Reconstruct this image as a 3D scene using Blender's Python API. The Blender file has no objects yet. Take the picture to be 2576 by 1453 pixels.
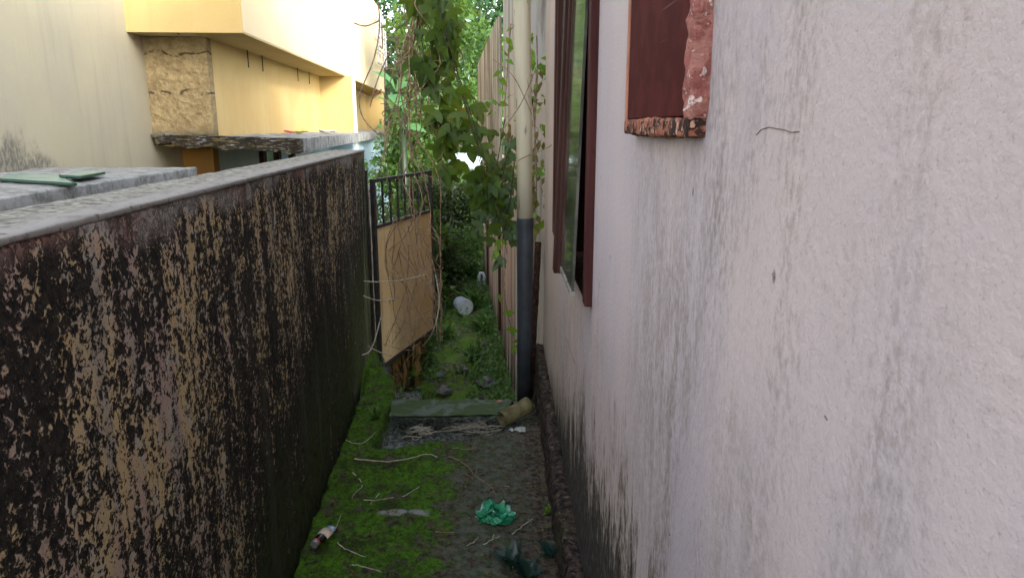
import bpy, bmesh, math, random
import numpy as np
from mathutils import Vector, Matrix, noise as mn

# ------------------------------------------------------------------ camera, sky, sun, exposure
sc = bpy.context.scene
C = sc.collection
FPX, CX, CY, EYE = 1800.0, 1288.0, 726.5, 1.6
PITCH = math.radians(12.82)
cam = bpy.data.cameras.new("camera"); camo = bpy.data.objects.new("camera", cam); C.objects.link(camo)
cam.sensor_width = 36.0; cam.lens = 36.0 * FPX / 2576.0; cam.clip_start = 0.02; cam.clip_end = 2000
camo.location = (0, 0, EYE); camo.rotation_euler = (math.pi / 2 - PITCH, 0, 0)
sc.camera = camo

SUN_AZ, SUN_EL = math.radians(140), math.radians(22)
w = bpy.data.worlds.new("World"); sc.world = w; w.use_nodes = True
nt = w.node_tree; bg = nt.nodes['Background']
sky = nt.nodes.new('ShaderNodeTexSky'); sky.sky_type = 'NISHITA'; sky.sun_disc = False
sky.sun_elevation = SUN_EL; sky.sun_rotation = SUN_AZ; sky.air_density = 1.0; sky.dust_density = 3.0; sky.ozone_density = 1.0
hs = nt.nodes.new('ShaderNodeHueSaturation'); hs.inputs['Saturation'].default_value = .45; nt.links.new(sky.outputs[0], hs.inputs['Color']); nt.links.new(hs.outputs[0], bg.inputs[0]); bg.inputs[1].default_value = 0.15
sun = bpy.data.lights.new("sun", 'SUN'); suno = bpy.data.objects.new("sun", sun); C.objects.link(suno)
sun.energy = 0.5; sun.angle = math.radians(4); sun.color = (1.0, 0.93, 0.82)
sd = Vector((math.sin(SUN_AZ) * math.cos(SUN_EL), math.cos(SUN_AZ) * math.cos(SUN_EL), math.sin(SUN_EL)))
suno.rotation_euler = (-sd).to_track_quat('-Z', 'Y').to_euler(); suno.location = (6, -6, 12)
sc.view_settings.view_transform = 'Standard'; sc.view_settings.look = 'None'
sc.view_settings.gamma = 1.0; sc.view_settings.exposure = 2.62
sc.cycles.max_bounces = 6; sc.cycles.diffuse_bounces = 4; sc.cycles.transparent_max_bounces = 6

rng = np.random.default_rng(7); random.seed(7)

# ------------------------------------------------------------------ frames and picture helper
def ray(x, y):
    a = (x - CX) / FPX; b = (CY - y) / FPX
    return Vector((a, math.cos(PITCH) + b * math.sin(PITCH), -math.sin(PITCH) + b * math.cos(PITCH)))
def at(x, y, Y):
    r = ray(x, y); return Vector((0, 0, EYE)) + r * (Y / r.y)
def atz(x, y, z):
    r = ray(x, y); return Vector((0, 0, EYE)) + r * ((z - EYE) / r.z)
TL = math.radians(3.812); TR = math.radians(0.807)      # direction of the left wall / of the right house
def LW(v, u, z): return Vector((v * math.cos(TL) - u * math.sin(TL), v * math.sin(TL) + u * math.cos(TL), z))
def latv(X, Y): return X * math.cos(TL) + Y * math.sin(TL)

# ------------------------------------------------------------------ mesh helpers
class MB:
    def __init__(s, o=(0, 0, 0)): s.v = []; s.f = []; s.o = Vector(o)
    def add(s, vs, fs):
        k = len(s.v); s.v += [tuple(p) for p in vs]; s.f += [tuple(i + k for i in q) for q in fs]; return s
    def box(s, x0, x1, y0, y1, z0, z1):
        return s.add([(x0, y0, z0), (x1, y0, z0), (x1, y1, z0), (x0, y1, z0), (x0, y0, z1), (x1, y0, z1), (x1, y1, z1), (x0, y1, z1)],
                     [(3, 2, 1, 0), (4, 5, 6, 7), (0, 1, 5, 4), (1, 2, 6, 5), (2, 3, 7, 6), (3, 0, 4, 7)])
    def prism(s, poly, z0, z1):                      # poly counter-clockwise, z0/z1 numbers or lists
        n = len(poly); a = z0 if isinstance(z0, (list, tuple)) else [z0] * n; b = z1 if isinstance(z1, (list, tuple)) else [z1] * n
        vs = [(p[0], p[1], a[i]) for i, p in enumerate(poly)] + [(p[0], p[1], b[i]) for i, p in enumerate(poly)]
        fs = [tuple(range(n - 1, -1, -1)), tuple(range(n, 2 * n))] + [(i, (i + 1) % n, n + (i + 1) % n, n + i) for i in range(n)]
        return s.add(vs, fs)
    def tube(s, pts, rad, n=6, cap=True):
        pts = [Vector(p) for p in pts]
        if not isinstance(rad, (list, tuple)): rad = [rad] * len(pts)
        vs = []; up = None
        for i, p in enumerate(pts):
            t = (pts[min(i + 1, len(pts) - 1)] - pts[max(i - 1, 0)]).normalized()
            if up is None: up = t.orthogonal().normalized()
            up = (up - t * up.dot(t)); up = up.normalized() if up.length > 1e-6 else t.orthogonal().normalized()
            b = t.cross(up)
            for k in range(n):
                a = 2 * math.pi * k / n; vs.append(p + (up * math.cos(a) + b * math.sin(a)) * rad[i])
        fs = [(i * n + k, i * n + (k + 1) % n, (i + 1) * n + (k + 1) % n, (i + 1) * n + k) for i in range(len(pts) - 1) for k in range(n)]
        if cap: fs += [tuple(range(n - 1, -1, -1)), tuple(range((len(pts) - 1) * n, len(pts) * n))]
        return s.add(vs, fs)
    def bm(s, b):
        b.verts.ensure_lookup_table(); b.verts.index_update()
        s.add([v.co.copy() for v in b.verts], [[v.index for v in f.verts] for f in b.faces]); b.free(); return s
    def rough(s, x0, x1, y0, y1, z0, z1, step=.03, amp=.008, freq=18, bev=.01, seed=0, seg=2):
        b = bmesh.new(); bmesh.ops.create_cube(b, size=1)
        for v in b.verts: v.co = Vector((x0 + (v.co.x + .5) * (x1 - x0), y0 + (v.co.y + .5) * (y1 - y0), z0 + (v.co.z + .5) * (z1 - z0)))
        bmesh.ops.bevel(b, geom=b.edges[:], offset=bev, segments=seg, affect='EDGES', profile=.5)
        for _ in range(9):
            long = [e for e in b.edges if e.calc_length() > step * 1.6]
            if not long or len(b.faces) > 60000: break
            bmesh.ops.subdivide_edges(b, edges=long, cuts=1, use_grid_fill=True)
        bmesh.ops.triangulate(b, faces=[f for f in b.faces if len(f.verts) > 4]); b.normal_update()
        for v in b.verts:
            q = v.co * freq + Vector((seed * 7.3, seed * 3.1, 0))
            d = mn.fractal(q, 1.0, 2.0, 3) * amp + mn.noise(q * .25) * amp * .8
            v.co += v.normal * d
        return s.bm(b)
    def build(s, name, mat, parent=None, smooth=False, bevel=0, rnd=None):
        me = bpy.data.meshes.new(name); me.from_pydata([Vector(p) - s.o for p in s.v], [], s.f); me.update()
        if smooth: me.polygons.foreach_set('use_smooth', [True] * len(me.polygons))
        if isinstance(mat, (list, tuple)):
            for m in mat: me.materials.append(m)
        else: me.materials.append(mat)
        o = bpy.data.objects.new(name, me); C.objects.link(o)
        if parent: o.parent = parent
        if bevel:
            m = o.modifiers.new('bevel', 'BEVEL'); m.width = bevel; m.segments = 2; m.limit_method = 'ANGLE'
        return o

def tag(o, label=None, cat=None, group=None, kind=None):
    if label: o['label'] = label
    if cat: o['category'] = cat
    if group: o['group'] = group
    if kind: o['kind'] = kind
    return o
def empty(name, loc, rz, label, cat, group=None):
    o = bpy.data.objects.new(name, None); C.objects.link(o); o.location = loc; o.rotation_euler = (0, 0, rz); o.empty_display_size = .1
    return tag(o, label, cat, group)
def single(mb, name, mat, label, cat, group=None, **k):      # a thing that is one mesh; origin moved to its base
    P = np.array([tuple(p) for p in mb.v]); base = Vector(((P[:, 0].min() + P[:, 0].max()) / 2, (P[:, 1].min() + P[:, 1].max()) / 2, P[:, 2].min()))
    mb.o = base; o = mb.build(name, mat, **k); o.location = base; return tag(o, label, cat, group)
def struct(mb, name, mat, **k): return tag(mb.build(name, mat, **k), kind='structure')

# ------------------------------------------------------------------ leaf meshes (vectorised)
T_OVAL = (np.array([(0, 0, 0), (-.27, .42, .07), (.27, .42, .07), (0, .5, 0), (0, 1, -.1)], float), [(0, 2, 4, 3), (0, 3, 4, 1)])
_h = [(.16, -.07), (.42, .03), (.60, .22), (.70, .5), (.48, .47), (.30, .42), (.29, .58), (.20, .82)]
_lv = [(0, 0), (0, .34), (0, 1.08)] + _h + [(-x, y) for x, y in _h]
T_LOBE = (np.array([(x, y, .22 * abs(x) - .28 * y * y) for x, y in _lv], float),
          [(0, 3, 4, 1), (1, 4, 5, 6, 7), (1, 7, 8), (1, 8, 9, 10, 2), (0, 1, 12, 11), (1, 15, 14, 13, 12), (1, 16, 15), (1, 2, 18, 17, 16)])
T_BLADE = (np.array([(-.05, 0, 0), (.05, 0, 0), (-.045, .5, .1), (.045, .5, .1), (0, 1, -.1)], float), [(0, 1, 3, 2), (2, 3, 4)])
def leaves(name, mat, parent, pos, axis, nrm, size, T=T_OVAL, origin=(0, 0, 0)):
    pos = np.asarray(pos, float); axis = np.asarray(axis, float); nrm = np.asarray(nrm, float); size = np.asarray(size, float)
    axis /= np.linalg.norm(axis, axis=1)[:, None] + 1e-9
    side = np.cross(axis, nrm); side /= np.linalg.norm(side, axis=1)[:, None] + 1e-9; nn = np.cross(side, axis)
    tv, tf = T; n = len(pos); k = len(tv)
    V = pos[:, None, :] + size[:, None, None] * (tv[None, :, 0:1] * side[:, None, :] + tv[None, :, 1:2] * axis[:, None, :] + tv[None, :, 2:3] * nn[:, None, :])
    V = (V.reshape(-1, 3) - np.array(origin)).astype(np.float32)
    ls = np.concatenate([np.array(q) for q in tf]); lt = np.array([len(q) for q in tf])
    L = (ls[None, :] + (np.arange(n) * k)[:, None]).reshape(-1).astype(np.int32)
    tot = np.tile(lt, n); st = np.concatenate([[0], np.cumsum(tot)[:-1]]).astype(np.int32)
    me = bpy.data.meshes.new(name); me.vertices.add(n * k); me.vertices.foreach_set('co', V.reshape(-1))
    me.loops.add(len(L)); me.loops.foreach_set('vertex_index', L)
    me.polygons.add(len(tot)); me.polygons.foreach_set('loop_start', st)
    try: me.polygons.foreach_set('loop_total', tot.astype(np.int32))
    except Exception: pass
    at_ = me.attributes.new('rnd', 'FLOAT', 'POINT'); at_.data.foreach_set('value', np.repeat(rng.random(n), k).astype(np.float32))
    me.update(calc_edges=True); me.validate(); me.materials.append(mat)
    o = bpy.data.objects.new(name, me); C.objects.link(o)
    if parent: o.parent = parent
    else: o.location = origin
    return o
def rdir(n, up=0.0):
    d = rng.normal(size=(n, 3)); d /= np.linalg.norm(d, axis=1)[:, None]; d[:, 2] += up; return d

# ------------------------------------------------------------------ materials
class M:
    def __init__(s, name, rough=.85, spec=.3):
        s.m = bpy.data.materials.new(name); s.m.use_nodes = True; s.t = s.m.node_tree
        s.b = s.t.nodes['Principled BSDF']; s.b.inputs['Roughness'].default_value = rough; s.b.inputs['Specular IOR Level'].default_value = spec
        s.oc = s.t.nodes.new('ShaderNodeTexCoord').outputs['Object']
    def set(s, sock, v):
        if hasattr(v, 'links') or isinstance(v, bpy.types.NodeSocket): s.t.links.new(v, sock)
        elif isinstance(v, (tuple, list)) and len(v) == 3 and sock.type == 'RGBA': sock.default_value = (*v, 1)
        else: sock.default_value = v
    def map(s, scale=(1, 1, 1), loc=(0, 0, 0), vec=None):
        n = s.t.nodes.new('ShaderNodeMapping'); n.inputs['Scale'].default_value = scale; n.inputs['Location'].default_value = loc
        s.set(n.inputs['Vector'], vec or s.oc); return n.outputs[0]
    def noise(s, scale, vec=None, det=4, ro=.55, dist=0):
        n = s.t.nodes.new('ShaderNodeTexNoise'); n.inputs['Scale'].default_value = scale; n.inputs['Detail'].default_value = det
        n.inputs['Roughness'].default_value = ro; n.inputs['Distortion'].default_value = dist; s.set(n.inputs['Vector'], vec or s.oc); return n.outputs['Fac']
    def vor(s, scale, vec=None, feat='F1', out='Distance', rand=1):
        n = s.t.nodes.new('ShaderNodeTexVoronoi'); n.feature = feat; n.inputs['Scale'].default_value = scale; n.inputs['Randomness'].default_value = rand
        s.set(n.inputs['Vector'], vec or s.oc); return n.outputs[out]
    def sep(s, vec=None):
        n = s.t.nodes.new('ShaderNodeSeparateXYZ'); s.set(n.inputs[0], vec or s.oc); return n.outputs
    def nz(s): return s.sep(s.t.nodes.new('ShaderNodeNewGeometry').outputs['Normal'])[2]
    def attr(s, name):
        n = s.t.nodes.new('ShaderNodeAttribute'); n.attribute_name = name; return n.outputs['Fac']
    def math(s, op, a, b=0.0, c=None, clamp=False):
        n = s.t.nodes.new('ShaderNodeMath'); n.operation = op; n.use_clamp = clamp; s.set(n.inputs[0], a); s.set(n.inputs[1], b)
        if c is not None: s.set(n.inputs[2], c)
        return n.outputs[0]
    def add(s, a, b): return s.math('ADD', a, b)
    def sub(s, a, b): return s.math('SUBTRACT', a, b)
    def mul(s, a, b): return s.math('MULTIPLY', a, b)
    def step(s, v, lo, hi, a=0.0, b=1.0):               # smooth step from a (at lo) to b (at hi)
        n = s.t.nodes.new('ShaderNodeMapRange'); n.interpolation_type = 'SMOOTHSTEP'; s.set(n.inputs['Value'], v)
        n.inputs['From Min'].default_value = lo; n.inputs['From Max'].default_value = hi; n.inputs['To Min'].default_value = a; n.inputs['To Max'].default_value = b
        return n.outputs[0]
    def mix(s, f, a, b, mode='MIX'):
        n = s.t.nodes.new('ShaderNodeMix'); n.data_type = 'RGBA'; n.blend_type = mode; s.set(n.inputs[0], f); s.set(n.inputs[6], a); s.set(n.inputs[7], b); return n.outputs[2]
    def bump(s, h, strength=.5, dist=.01):
        n = s.t.nodes.new('ShaderNodeBump'); n.inputs['Strength'].default_value = strength; n.inputs['Distance'].default_value = dist; s.set(n.inputs['Height'], h)
        if s.b.inputs['Normal'].links: s.t.links.new(s.b.inputs['Normal'].links[0].from_socket, n.inputs['Normal'])
        s.t.links.new(n.outputs[0], s.b.inputs['Normal']); return s
    def col(s, c): s.set(s.b.inputs['Base Color'], c); return s
    def ro(s, v): s.set(s.b.inputs['Roughness'], v); return s

def simple(name, c, rough=.7, spec=.3, var=.25, scale=20, bump=.15, metal=0, bd=.004):
    m = M(name, rough, spec); n = m.noise(scale, det=5)
    m.col(m.mix(m.step(n, .3, .7), tuple(x * (1 - var) for x in c), tuple(min(1, x * (1 + var)) for x in c))); m.b.inputs['Metallic'].default_value = metal
    if bump: m.bump(m.noise(scale * 5, det=4), bump, bd)
    return m.m
def leafmat(name, a, b, trans=.35, rough=.45, yellow=None):
    m = M(name, rough, .4); r = m.attr('rnd'); c = m.mix(r, a, b)
    if yellow: c = m.mix(m.step(r, .95, .98), c, yellow)
    c = m.mix(m.step(m.noise(60, det=2), .35, .75, 0, .35), c, tuple(x * .6 for x in a))
    m.col(c); t = m.t.nodes.new('ShaderNodeBsdfTranslucent'); mx = m.t.nodes.new('ShaderNodeMixShader'); mx.inputs[0].default_value = trans
    tc = m.mix(.5, c, (.25, .32, .03)); m.t.links.new(tc, t.inputs[0]); m.t.links.new(m.b.outputs[0], mx.inputs[1]); m.t.links.new(t.outputs[0], mx.inputs[2])
    m.t.links.new(mx.outputs[0], m.t.nodes['Material Output'].inputs['Surface']); return m.m

def mat_black_wall():                                   # object x across, y along the wall, z up (0 at its foot)
    m = M('mould_covered_plaster', .9, .25); x, y, z = m.sep()
    st = m.map((1, .62, .62)); st2 = m.map((1, .8, .13))
    n1 = m.noise(92, st, 5, .66, .7); n2 = m.noise(26, st2, 4, .6, .3); n3 = m.noise(3.4, m.map((1, 1, .45)), 4, .55); n4 = m.noise(260, st, 2, .5); n5 = m.noise(34, st, 4, .6, .5)
    cov = m.add(m.mul(n1, .56), m.add(m.mul(n2, .31), m.add(m.mul(n3, .24), m.add(m.mul(n4, .16), m.mul(n5, .22)))))     # mean 0.74
    mid = m.mul(m.step(m.sub(y, m.mul(z, .35)), .5, 1.2, .9, 0), m.step(z, 1.2, 1.5)); bias = m.add(m.step(y, .6, 3.4, .010, -.020), m.mul(mid, -.05))
    lowf = m.mul(m.step(m.sub(z, m.mul(m.step(y, 1.2, 3.4), .75)), .1, .9, -.07, 0), m.step(y, 1.0, 2.2))
    cov = m.add(cov, m.add(bias, lowf))
    tone = m.noise(5.5, m.map((1, 1, .3), (3, 1, 2)), 4, .6)
    pc = m.mix(m.step(tone, .47, .62), (.56, .42, .23), (.46, .33, .275)); pc = m.mix(m.step(m.noise(30, st, 4), .5, .66), pc, (.47, .42, .35)); pc = m.mix(m.step(m.noise(12, st2, 4), .52, .66, 0, .6), pc, (.30, .28, .26))
    moss = m.mul(m.step(m.sub(z, m.mul(y, .16)), -.1, .75, 1, 0), m.step(y, 1.2, 2.4))
    blk = m.mix(m.step(m.noise(60, st, 4), .4, .7), (.010, .008, .007), (.050, .037, .030))
    blk = m.mix(m.mul(moss, m.step(m.noise(30, st, 5, .65), .30, .56)), blk, (.050, .072, .014)); pc = m.mix(m.mul(moss, .6), pc, (.16, .15, .07))
    blk = m.mix(m.mul(m.step(m.noise(9, st2, 4, .6), .52, .68, 0, .8), m.step(y, 1.2, 2.6)), blk, (.075, .075, .055))
    c = m.mix(m.step(cov, .665, .745), blk, (.048, .039, .033)); c = m.mix(m.step(cov, .735, .77), c, m.mix(.55, pc, (.06, .045, .035))); c = m.mix(m.step(cov, .755, .79), c, pc)
    topn = m.add(m.sub(z, 1.845), m.mul(m.sub(m.noise(6, m.map((1, 1, .2)), 4), .5), .22))
    top = m.mul(m.step(topn, -.085, -.03), m.step(m.noise(60, st, 4), .3, .5, .55, 1)); tc = m.mix(m.step(m.noise(3, det=4), .45, .6), (.34, .31, .285), (.29, .16, .135)); tc = m.mix(m.step(m.noise(20, st2, 4), .5, .64, 0, .7), tc, (.09, .075, .065))
    c = m.mix(top, c, tc); end = m.step(y, 4.55, 4.75)
    c = m.mix(m.mul(end, m.step(m.noise(14, m.map((1, 3, .1)), 3), .45, .6)), c, (.19, .22, .13))
    m.col(c); m.bump(m.step(cov, .68, .78), 1.0, .006); m.bump(n4, .6, .004); return m.m
def mat_cap():
    m = M('weathered_concrete_top', .92, .2); n = m.noise(48, det=6, ro=.65); k = m.noise(7, det=4); f2 = m.noise(26, det=5, ro=.7); x, y, z = m.sep()
    c = m.mix(m.step(n, .36, .60), (.12, .115, .095), (.36, .345, .30)); c = m.mix(m.step(m.vor(70), .0, .35, .6, 0), c, (.10, .095, .08))
    band = m.mul(m.step(m.add(x, m.mul(m.sub(k, .5), .10)), .015, .045), m.step(n, .30, .44)); c = m.mix(band, c, (.30, .285, .265)); c = m.mix(m.step(f2, .56, .68, 0, .6), c, (.10, .095, .085)); c = m.mix(m.step(k, .54, .66, 0, .55), c, (.19, .18, .15)); m.col(c)
    m.bump(m.mul(n, m.sub(1.15, band)), .7, .010); return m.m
def mat_slab(broken=False):
    m = M('stained_concrete_slab', .9, .2); n = m.noise(9, det=6, ro=.65); f = m.noise(60, det=4); s = m.mul(m.noise(16, m.map((1, 1, .12)), 5, .6), m.step(m.nz(), .3, .6, 1, .72))
    c = m.mix(m.step(n, .35, .62), (.13, .135, .13), (.30, .31, .31)); c = m.mix(m.step(f, .45, .7, 0, .35), c, (.42, .42, .40))
    c = m.mix(m.step(s, .56, .76, 0, .65), c, (.07, .07, .06)); x, y, z = m.sep(); nb = m.mul(m.mul(1.0 if broken else 0.0, 1.0), m.mul(m.step(m.add(y, m.mul(f, .1)), -1.46, -1.40, 1, 0), m.step(m.add(z, m.mul(m.sub(f, .5), .04)), 2.755, 2.775, 1, 0))); c = m.mix(m.mul(nb, m.step(m.noise(22, m.map((.5, 1, 3)), 4), .32, .48)), c, (.04, .034, .026)); c = m.mix(m.mul(nb, m.step(m.noise(14, m.map((.5, 1, 3), (3, 1, 1)), 4), .55, .66, 0, .7)), c, (.24, .18, .08)); m.col(c); m.bump(n, .15, .006); m.bump(f, .3, .002); return m.m
def mat_paint(name, a, b, streak=(.25, .2, .12), amt=.25, mould=None, bumpd=.003, dirt_low=None):
    m = M(name, .85, .25); n = m.noise(1.6, det=5); c = m.mix(m.step(n, .35, .65), a, b)
    s = m.noise(9, m.map((1, 1, .07)), 4, .6); c = m.mix(m.step(s, .48, .75, 0, amt), c, streak)
    f = m.noise(70, det=3); c = m.mix(m.step(f, .62, .72, 0, .25), c, tuple(x * .5 for x in a))
    if mould:                                            # (x0, x1, z level, height) mould climbing from a horizontal junction
        x, y, z = m.sep(); axis = {'x': x, 'y': y}[mould[0]]
        h = m.sub(z, mould[1]); wv = m.noise(5, m.map((1, 1, .6)), 5, .7)
        lvl = m.sub(h, m.mul(m.sub(wv, .35), mould[2])); lvl = m.add(lvl, m.mul(m.step(axis, mould[3], mould[4]), mould[5]))
        k = m.mul(m.step(lvl, -.16, .10, 1, 0), m.step(m.noise(38, m.map((1, 1, .6)), 4, .7), .28, .62, .25, 1))
        c = m.mix(m.mul(k, .85), c, (.085, .085, .078))
    m.col(c); m.bump(m.noise(120, det=3), .35, bumpd); m.bump(m.noise(4, det=3), .25, .02); return m.m
def mat_right_wall():                                   # object y along the wall, z up from the path
    m = M('dirty_pink_render', .82, .3); x, y, z = m.sep(); v = m.map((1, .8, .22)); v2 = m.map((1, 1, .3))
    big = m.noise(1.7, m.map((1, 1, .6)), 4, .5); c = m.mix(m.step(big, .35, .65), (.53, .435, .42), (.45, .385, .40))
    c = m.mix(m.step(y, 1.6, 4.0, 0, .75), c, (.50, .395, .31))
    c = m.mix(m.step(m.noise(2.6, m.map((1, 1, .5), (4, 2, 1)), 3), .52, .68, 0, .55), c, (.42, .375, .41))
    s1 = m.noise(13, v, 5, .65); s2 = m.noise(3.5, v2, 5, .6); fine = m.noise(120, m.map((1, .8, .45)), 4, .65)
    st = m.mul(m.mul(m.step(s1, .42, .70), m.step(s2, .43, .65)), m.step(fine, .40, .60)); c = m.mix(m.mul(st, .55), c, (.23, .185, .155))
    c = m.mix(m.mul(m.step(fine, .54, .70), m.step(s2, .40, .62, .04, .30)), c, (.26, .215, .195))
    # run-off below and beside the boarded opening
    def run(yc, wd, zt, zb, amt, cc):
        nonlocal c
        d = m.math('ABSOLUTE', m.sub(m.add(y, m.mul(m.sub(m.noise(7, v2, 5, .65), .5), .34)), yc)); k = m.step(d, 0, wd * 1.25, 1, 0)
        k = m.mul(k, m.mul(m.step(z, zb, zb + .45), m.step(m.add(z, m.mul(m.sub(s1, .5), .35)), zt - .05, zt + .07, 1, 0))); k = m.mul(k, m.step(m.add(m.mul(fine, .45), m.mul(m.noise(30, v, 4, .65), .55)), .38, .66)); c = m.mix(m.mul(k, amt * .85), c, cc)
    run(.86, .17, 1.68, 1.1, .72, (.17, .15, .135)); run(1.22, .28, 1.58, .7, .62, (.21, .175, .145)); run(.66, .07, 1.85, 1.5, .75, (.14, .13, .12))
    run(1.05, .18, 1.42, .5, .7, (.19, .15, .115)); run(.72, .12, 1.25, .5, .55, (.18, .155, .115)); run(2.45, .9, 1.1, .2, .6, (.23, .17, .12)); run(.42, .12, 1.5, .9, .4, (.22, .19, .165)); run(3.4, .9, 1.9, .3, .4, (.27, .19, .13)); run(1.5, .25, .95, .2, .55, (.2, .16, .11))
    # olive and black growth climbing from the plinth
    g = m.add(m.mul(m.noise(9, m.map((1, 1, .25)), 5, .6), .6), m.mul(m.noise(42, m.map((1, 1, .35)), 5, .7), .4)); hh = m.step(y, 1.2, 4.2, .66, .06)
    lvl = m.sub(m.sub(z, .18), m.mul(hh, m.step(g, .32, .68, .45, 1.3)))
    c = m.mix(m.mul(m.step(lvl, -.06, .13, .8, 0), m.step(fine, .34, .52, .35, 1)), c, (.095, .075, .028)); c = m.mix(m.mul(m.step(lvl, -.12, -.03, .95, 0), m.step(fine, .30, .48, .7, 1)), c, m.mix(m.step(m.noise(70, v2, 4), .45, .7), (.014, .012, .010), (.11, .10, .09)))
    grit = m.noise(230, det=2); c = m.mix(m.step(grit, .60, .72, 0, .28), c, (.16, .14, .13))
    pit = m.vor(17, m.map((1, 1, .6))); pm = m.mul(m.step(pit, .035, .10, 1, 0), m.step(m.noise(6, det=2), .48, .6)); c = m.mix(m.mul(pm, .75), c, (.07, .06, .055))
    m.col(c); m.bump(m.noise(95, det=4, ro=.6), .5, .003); m.bump(m.noise(260, det=2), .3, .001); m.bump(m.noise(6, det=3), .3, .012); return m.m
def mat_ground():                                       # mossy path, world coordinates
    m = M('mossy_concrete', .93, .2); x, y, z = m.sep()
    n = m.noise(7, det=6, ro=.65); f = m.noise(45, det=5, ro=.7); g = m.noise(120, det=3)
    dirt = m.mix(m.step(f, .35, .68), (.016, .012, .009), (.125, .096, .064))
    dirt = m.mix(m.step(n, .54, .64, 0, .55), dirt, (.13, .12, .10)); dirt = m.mix(m.step(m.noise(16, det=4), .56, .66, 0, .6), dirt, (.10, .085, .03))
    ms = m.mix(m.step(f, .3, .7), (.015, .042, .003), (.08, .20, .010)); ms = m.mix(m.step(g, .48, .7, 0, .6), ms, (.11, .22, .018)); ms = m.mix(m.step(n, .48, .64, 0, .85), ms, (.028, .034, .010))
    xb = m.add(x, m.mul(m.sub(n, .5), .55)); xb = m.add(xb, m.mul(m.sub(m.noise(28, det=4), .5), .22))
    k = m.step(xb, -.36, -.22, 1, 0); k = m.mul(k, m.step(m.noise(11, det=5, ro=.7), .36, .50))
    tr = m.mul(m.step(xb, -.30, -.18), m.step(xb, -.02, .12, 1, 0)); dirt = m.mix(m.mul(tr, m.step(m.noise(22, det=5, ro=.7), .40, .60)), dirt, (.10, .115, .085))
    dirt = m.mix(m.mul(tr, m.step(m.noise(30, det=4), .5, .65, 0, .8)), dirt, (.045, .075, .02))
    c = m.mix(k, dirt, ms)
    flo = m.mul(m.mul(m.step(z, -.04, -.085), m.step(y, 3.2, 3.35)), m.step(m.noise(11, det=5, ro=.7), .34, .52, .35, 1)); c = m.mix(flo, c, m.mix(m.step(f, .4, .65), (.045, .058, .048), (.24, .27, .24)))
    strip = m.mul(m.step(m.math('ABSOLUTE', m.sub(m.add(y, m.mul(m.sub(n, .5), .05)), 2.735)), .012, .026, 1, 0), m.mul(m.step(x, -.58, -.54), m.step(x, -.37, -.34, 1, 0)))
    c = m.mix(m.mul(strip, m.step(m.noise(40, det=3), .3, .5)), c, (.27, .27, .26))
    m.col(c); m.bump(f, .9, .015); m.bump(g, .7, .006); return m.m
def mat_lower():
    m = M('damp_earth', .92, .2); n = m.noise(6, det=6, ro=.65); f = m.noise(30, det=5, ro=.7)
    c = m.mix(m.step(f, .35, .68), (.03, .032, .02), (.15, .14, .105)); c = m.mix(m.step(n, .40, .54, 0, .9), c, m.mix(f, (.035, .075, .008), (.14, .26, .02)))
    m.col(c); m.bump(f, .9, .02); return m.m
def mat_plinth():
    m = M('crumbling_plinth', .92, .2); n = m.noise(38, det=5, ro=.7); k = m.noise(10, det=4)
    c = m.mix(m.step(n, .38, .66), (.010, .008, .007), (.085, .060, .045)); c = m.mix(m.mul(m.step(n, .56, .66), m.step(k, .5, .6)), c, (.20, .135, .085)); c = m.mix(m.step(m.noise(26, det=3), .66, .72), c, (.16, .075, .06))
    c = m.mix(m.step(m.noise(5, det=3), .55, .68, 0, .5), c, (.04, .05, .015)); m.col(c); m.bump(n, 1.0, .012); return m.m
def mat_roughcast():
    m = M('bare_rough_masonry', .95, .15); n = m.noise(14, det=6, ro=.7); f = m.noise(45, det=4); x, y, z = m.sep()
    c = m.mix(m.step(n, .35, .66), (.24, .18, .095), (.37, .29, .155)); c = m.mix(m.step(f, .60, .74, 0, .6), c, (.17, .125, .07))
    zz = m.add(z, m.mul(m.sub(m.noise(5, det=4), .5), .16)); j = None
    for h in (3.53, 3.17):
        d = m.step(m.math('ABSOLUTE', m.sub(zz, h)), .004, .014, 1, 0); j = d if j is None else m.math('MAXIMUM', j, d)
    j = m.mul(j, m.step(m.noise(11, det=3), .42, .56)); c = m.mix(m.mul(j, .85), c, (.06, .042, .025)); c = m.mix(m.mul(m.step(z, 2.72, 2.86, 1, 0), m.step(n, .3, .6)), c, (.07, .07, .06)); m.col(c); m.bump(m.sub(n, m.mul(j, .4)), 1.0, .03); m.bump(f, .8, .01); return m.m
def mat_red_board():
    m = M('dark_red_painted_board', .85, .08); s = m.noise(16, m.map((1, 1, 1)), 5, .65); c = m.mix(m.step(s, .35, .7), (.055, .009, .008), (.085, .016, .014))
    f = m.noise(12, m.map((1, .12, 9)), 3); c = m.mix(m.step(f, .66, .72, 0, .35), c, (.30, .22, .20)); m.col(c); m.bump(m.noise(180, m.map((1, .4, 1.5)), 3), .15, .001); return m.m
def mat_flake(name, a, b, d, sc_=60, bd=.006, ms=(1, 1, 1)):
    m = M(name, .85, .25); mp = m.map(ms); n = m.noise(sc_, mp, det=5, ro=.65, dist=.4); c = m.mix(m.step(n, .44, .54), a, b); c = m.mix(m.step(m.noise(sc_ * 1.6, mp, det=3), .60, .66), c, d); m.col(c); m.bump(n, .8, bd); return m.m
def mat_wood(name, a, b, rough=.5):
    m = M(name, rough, .15); s = m.noise(40, m.map((1, 1, .06)), 4, .6); c = m.mix(m.step(s, .35, .7), a, b); c = m.mix(m.step(m.noise(9, det=4), .6, .75, 0, .5), c, tuple(x * .35 for x in a)); m.col(c); m.bump(s, .3, .003); return m.m
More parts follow.
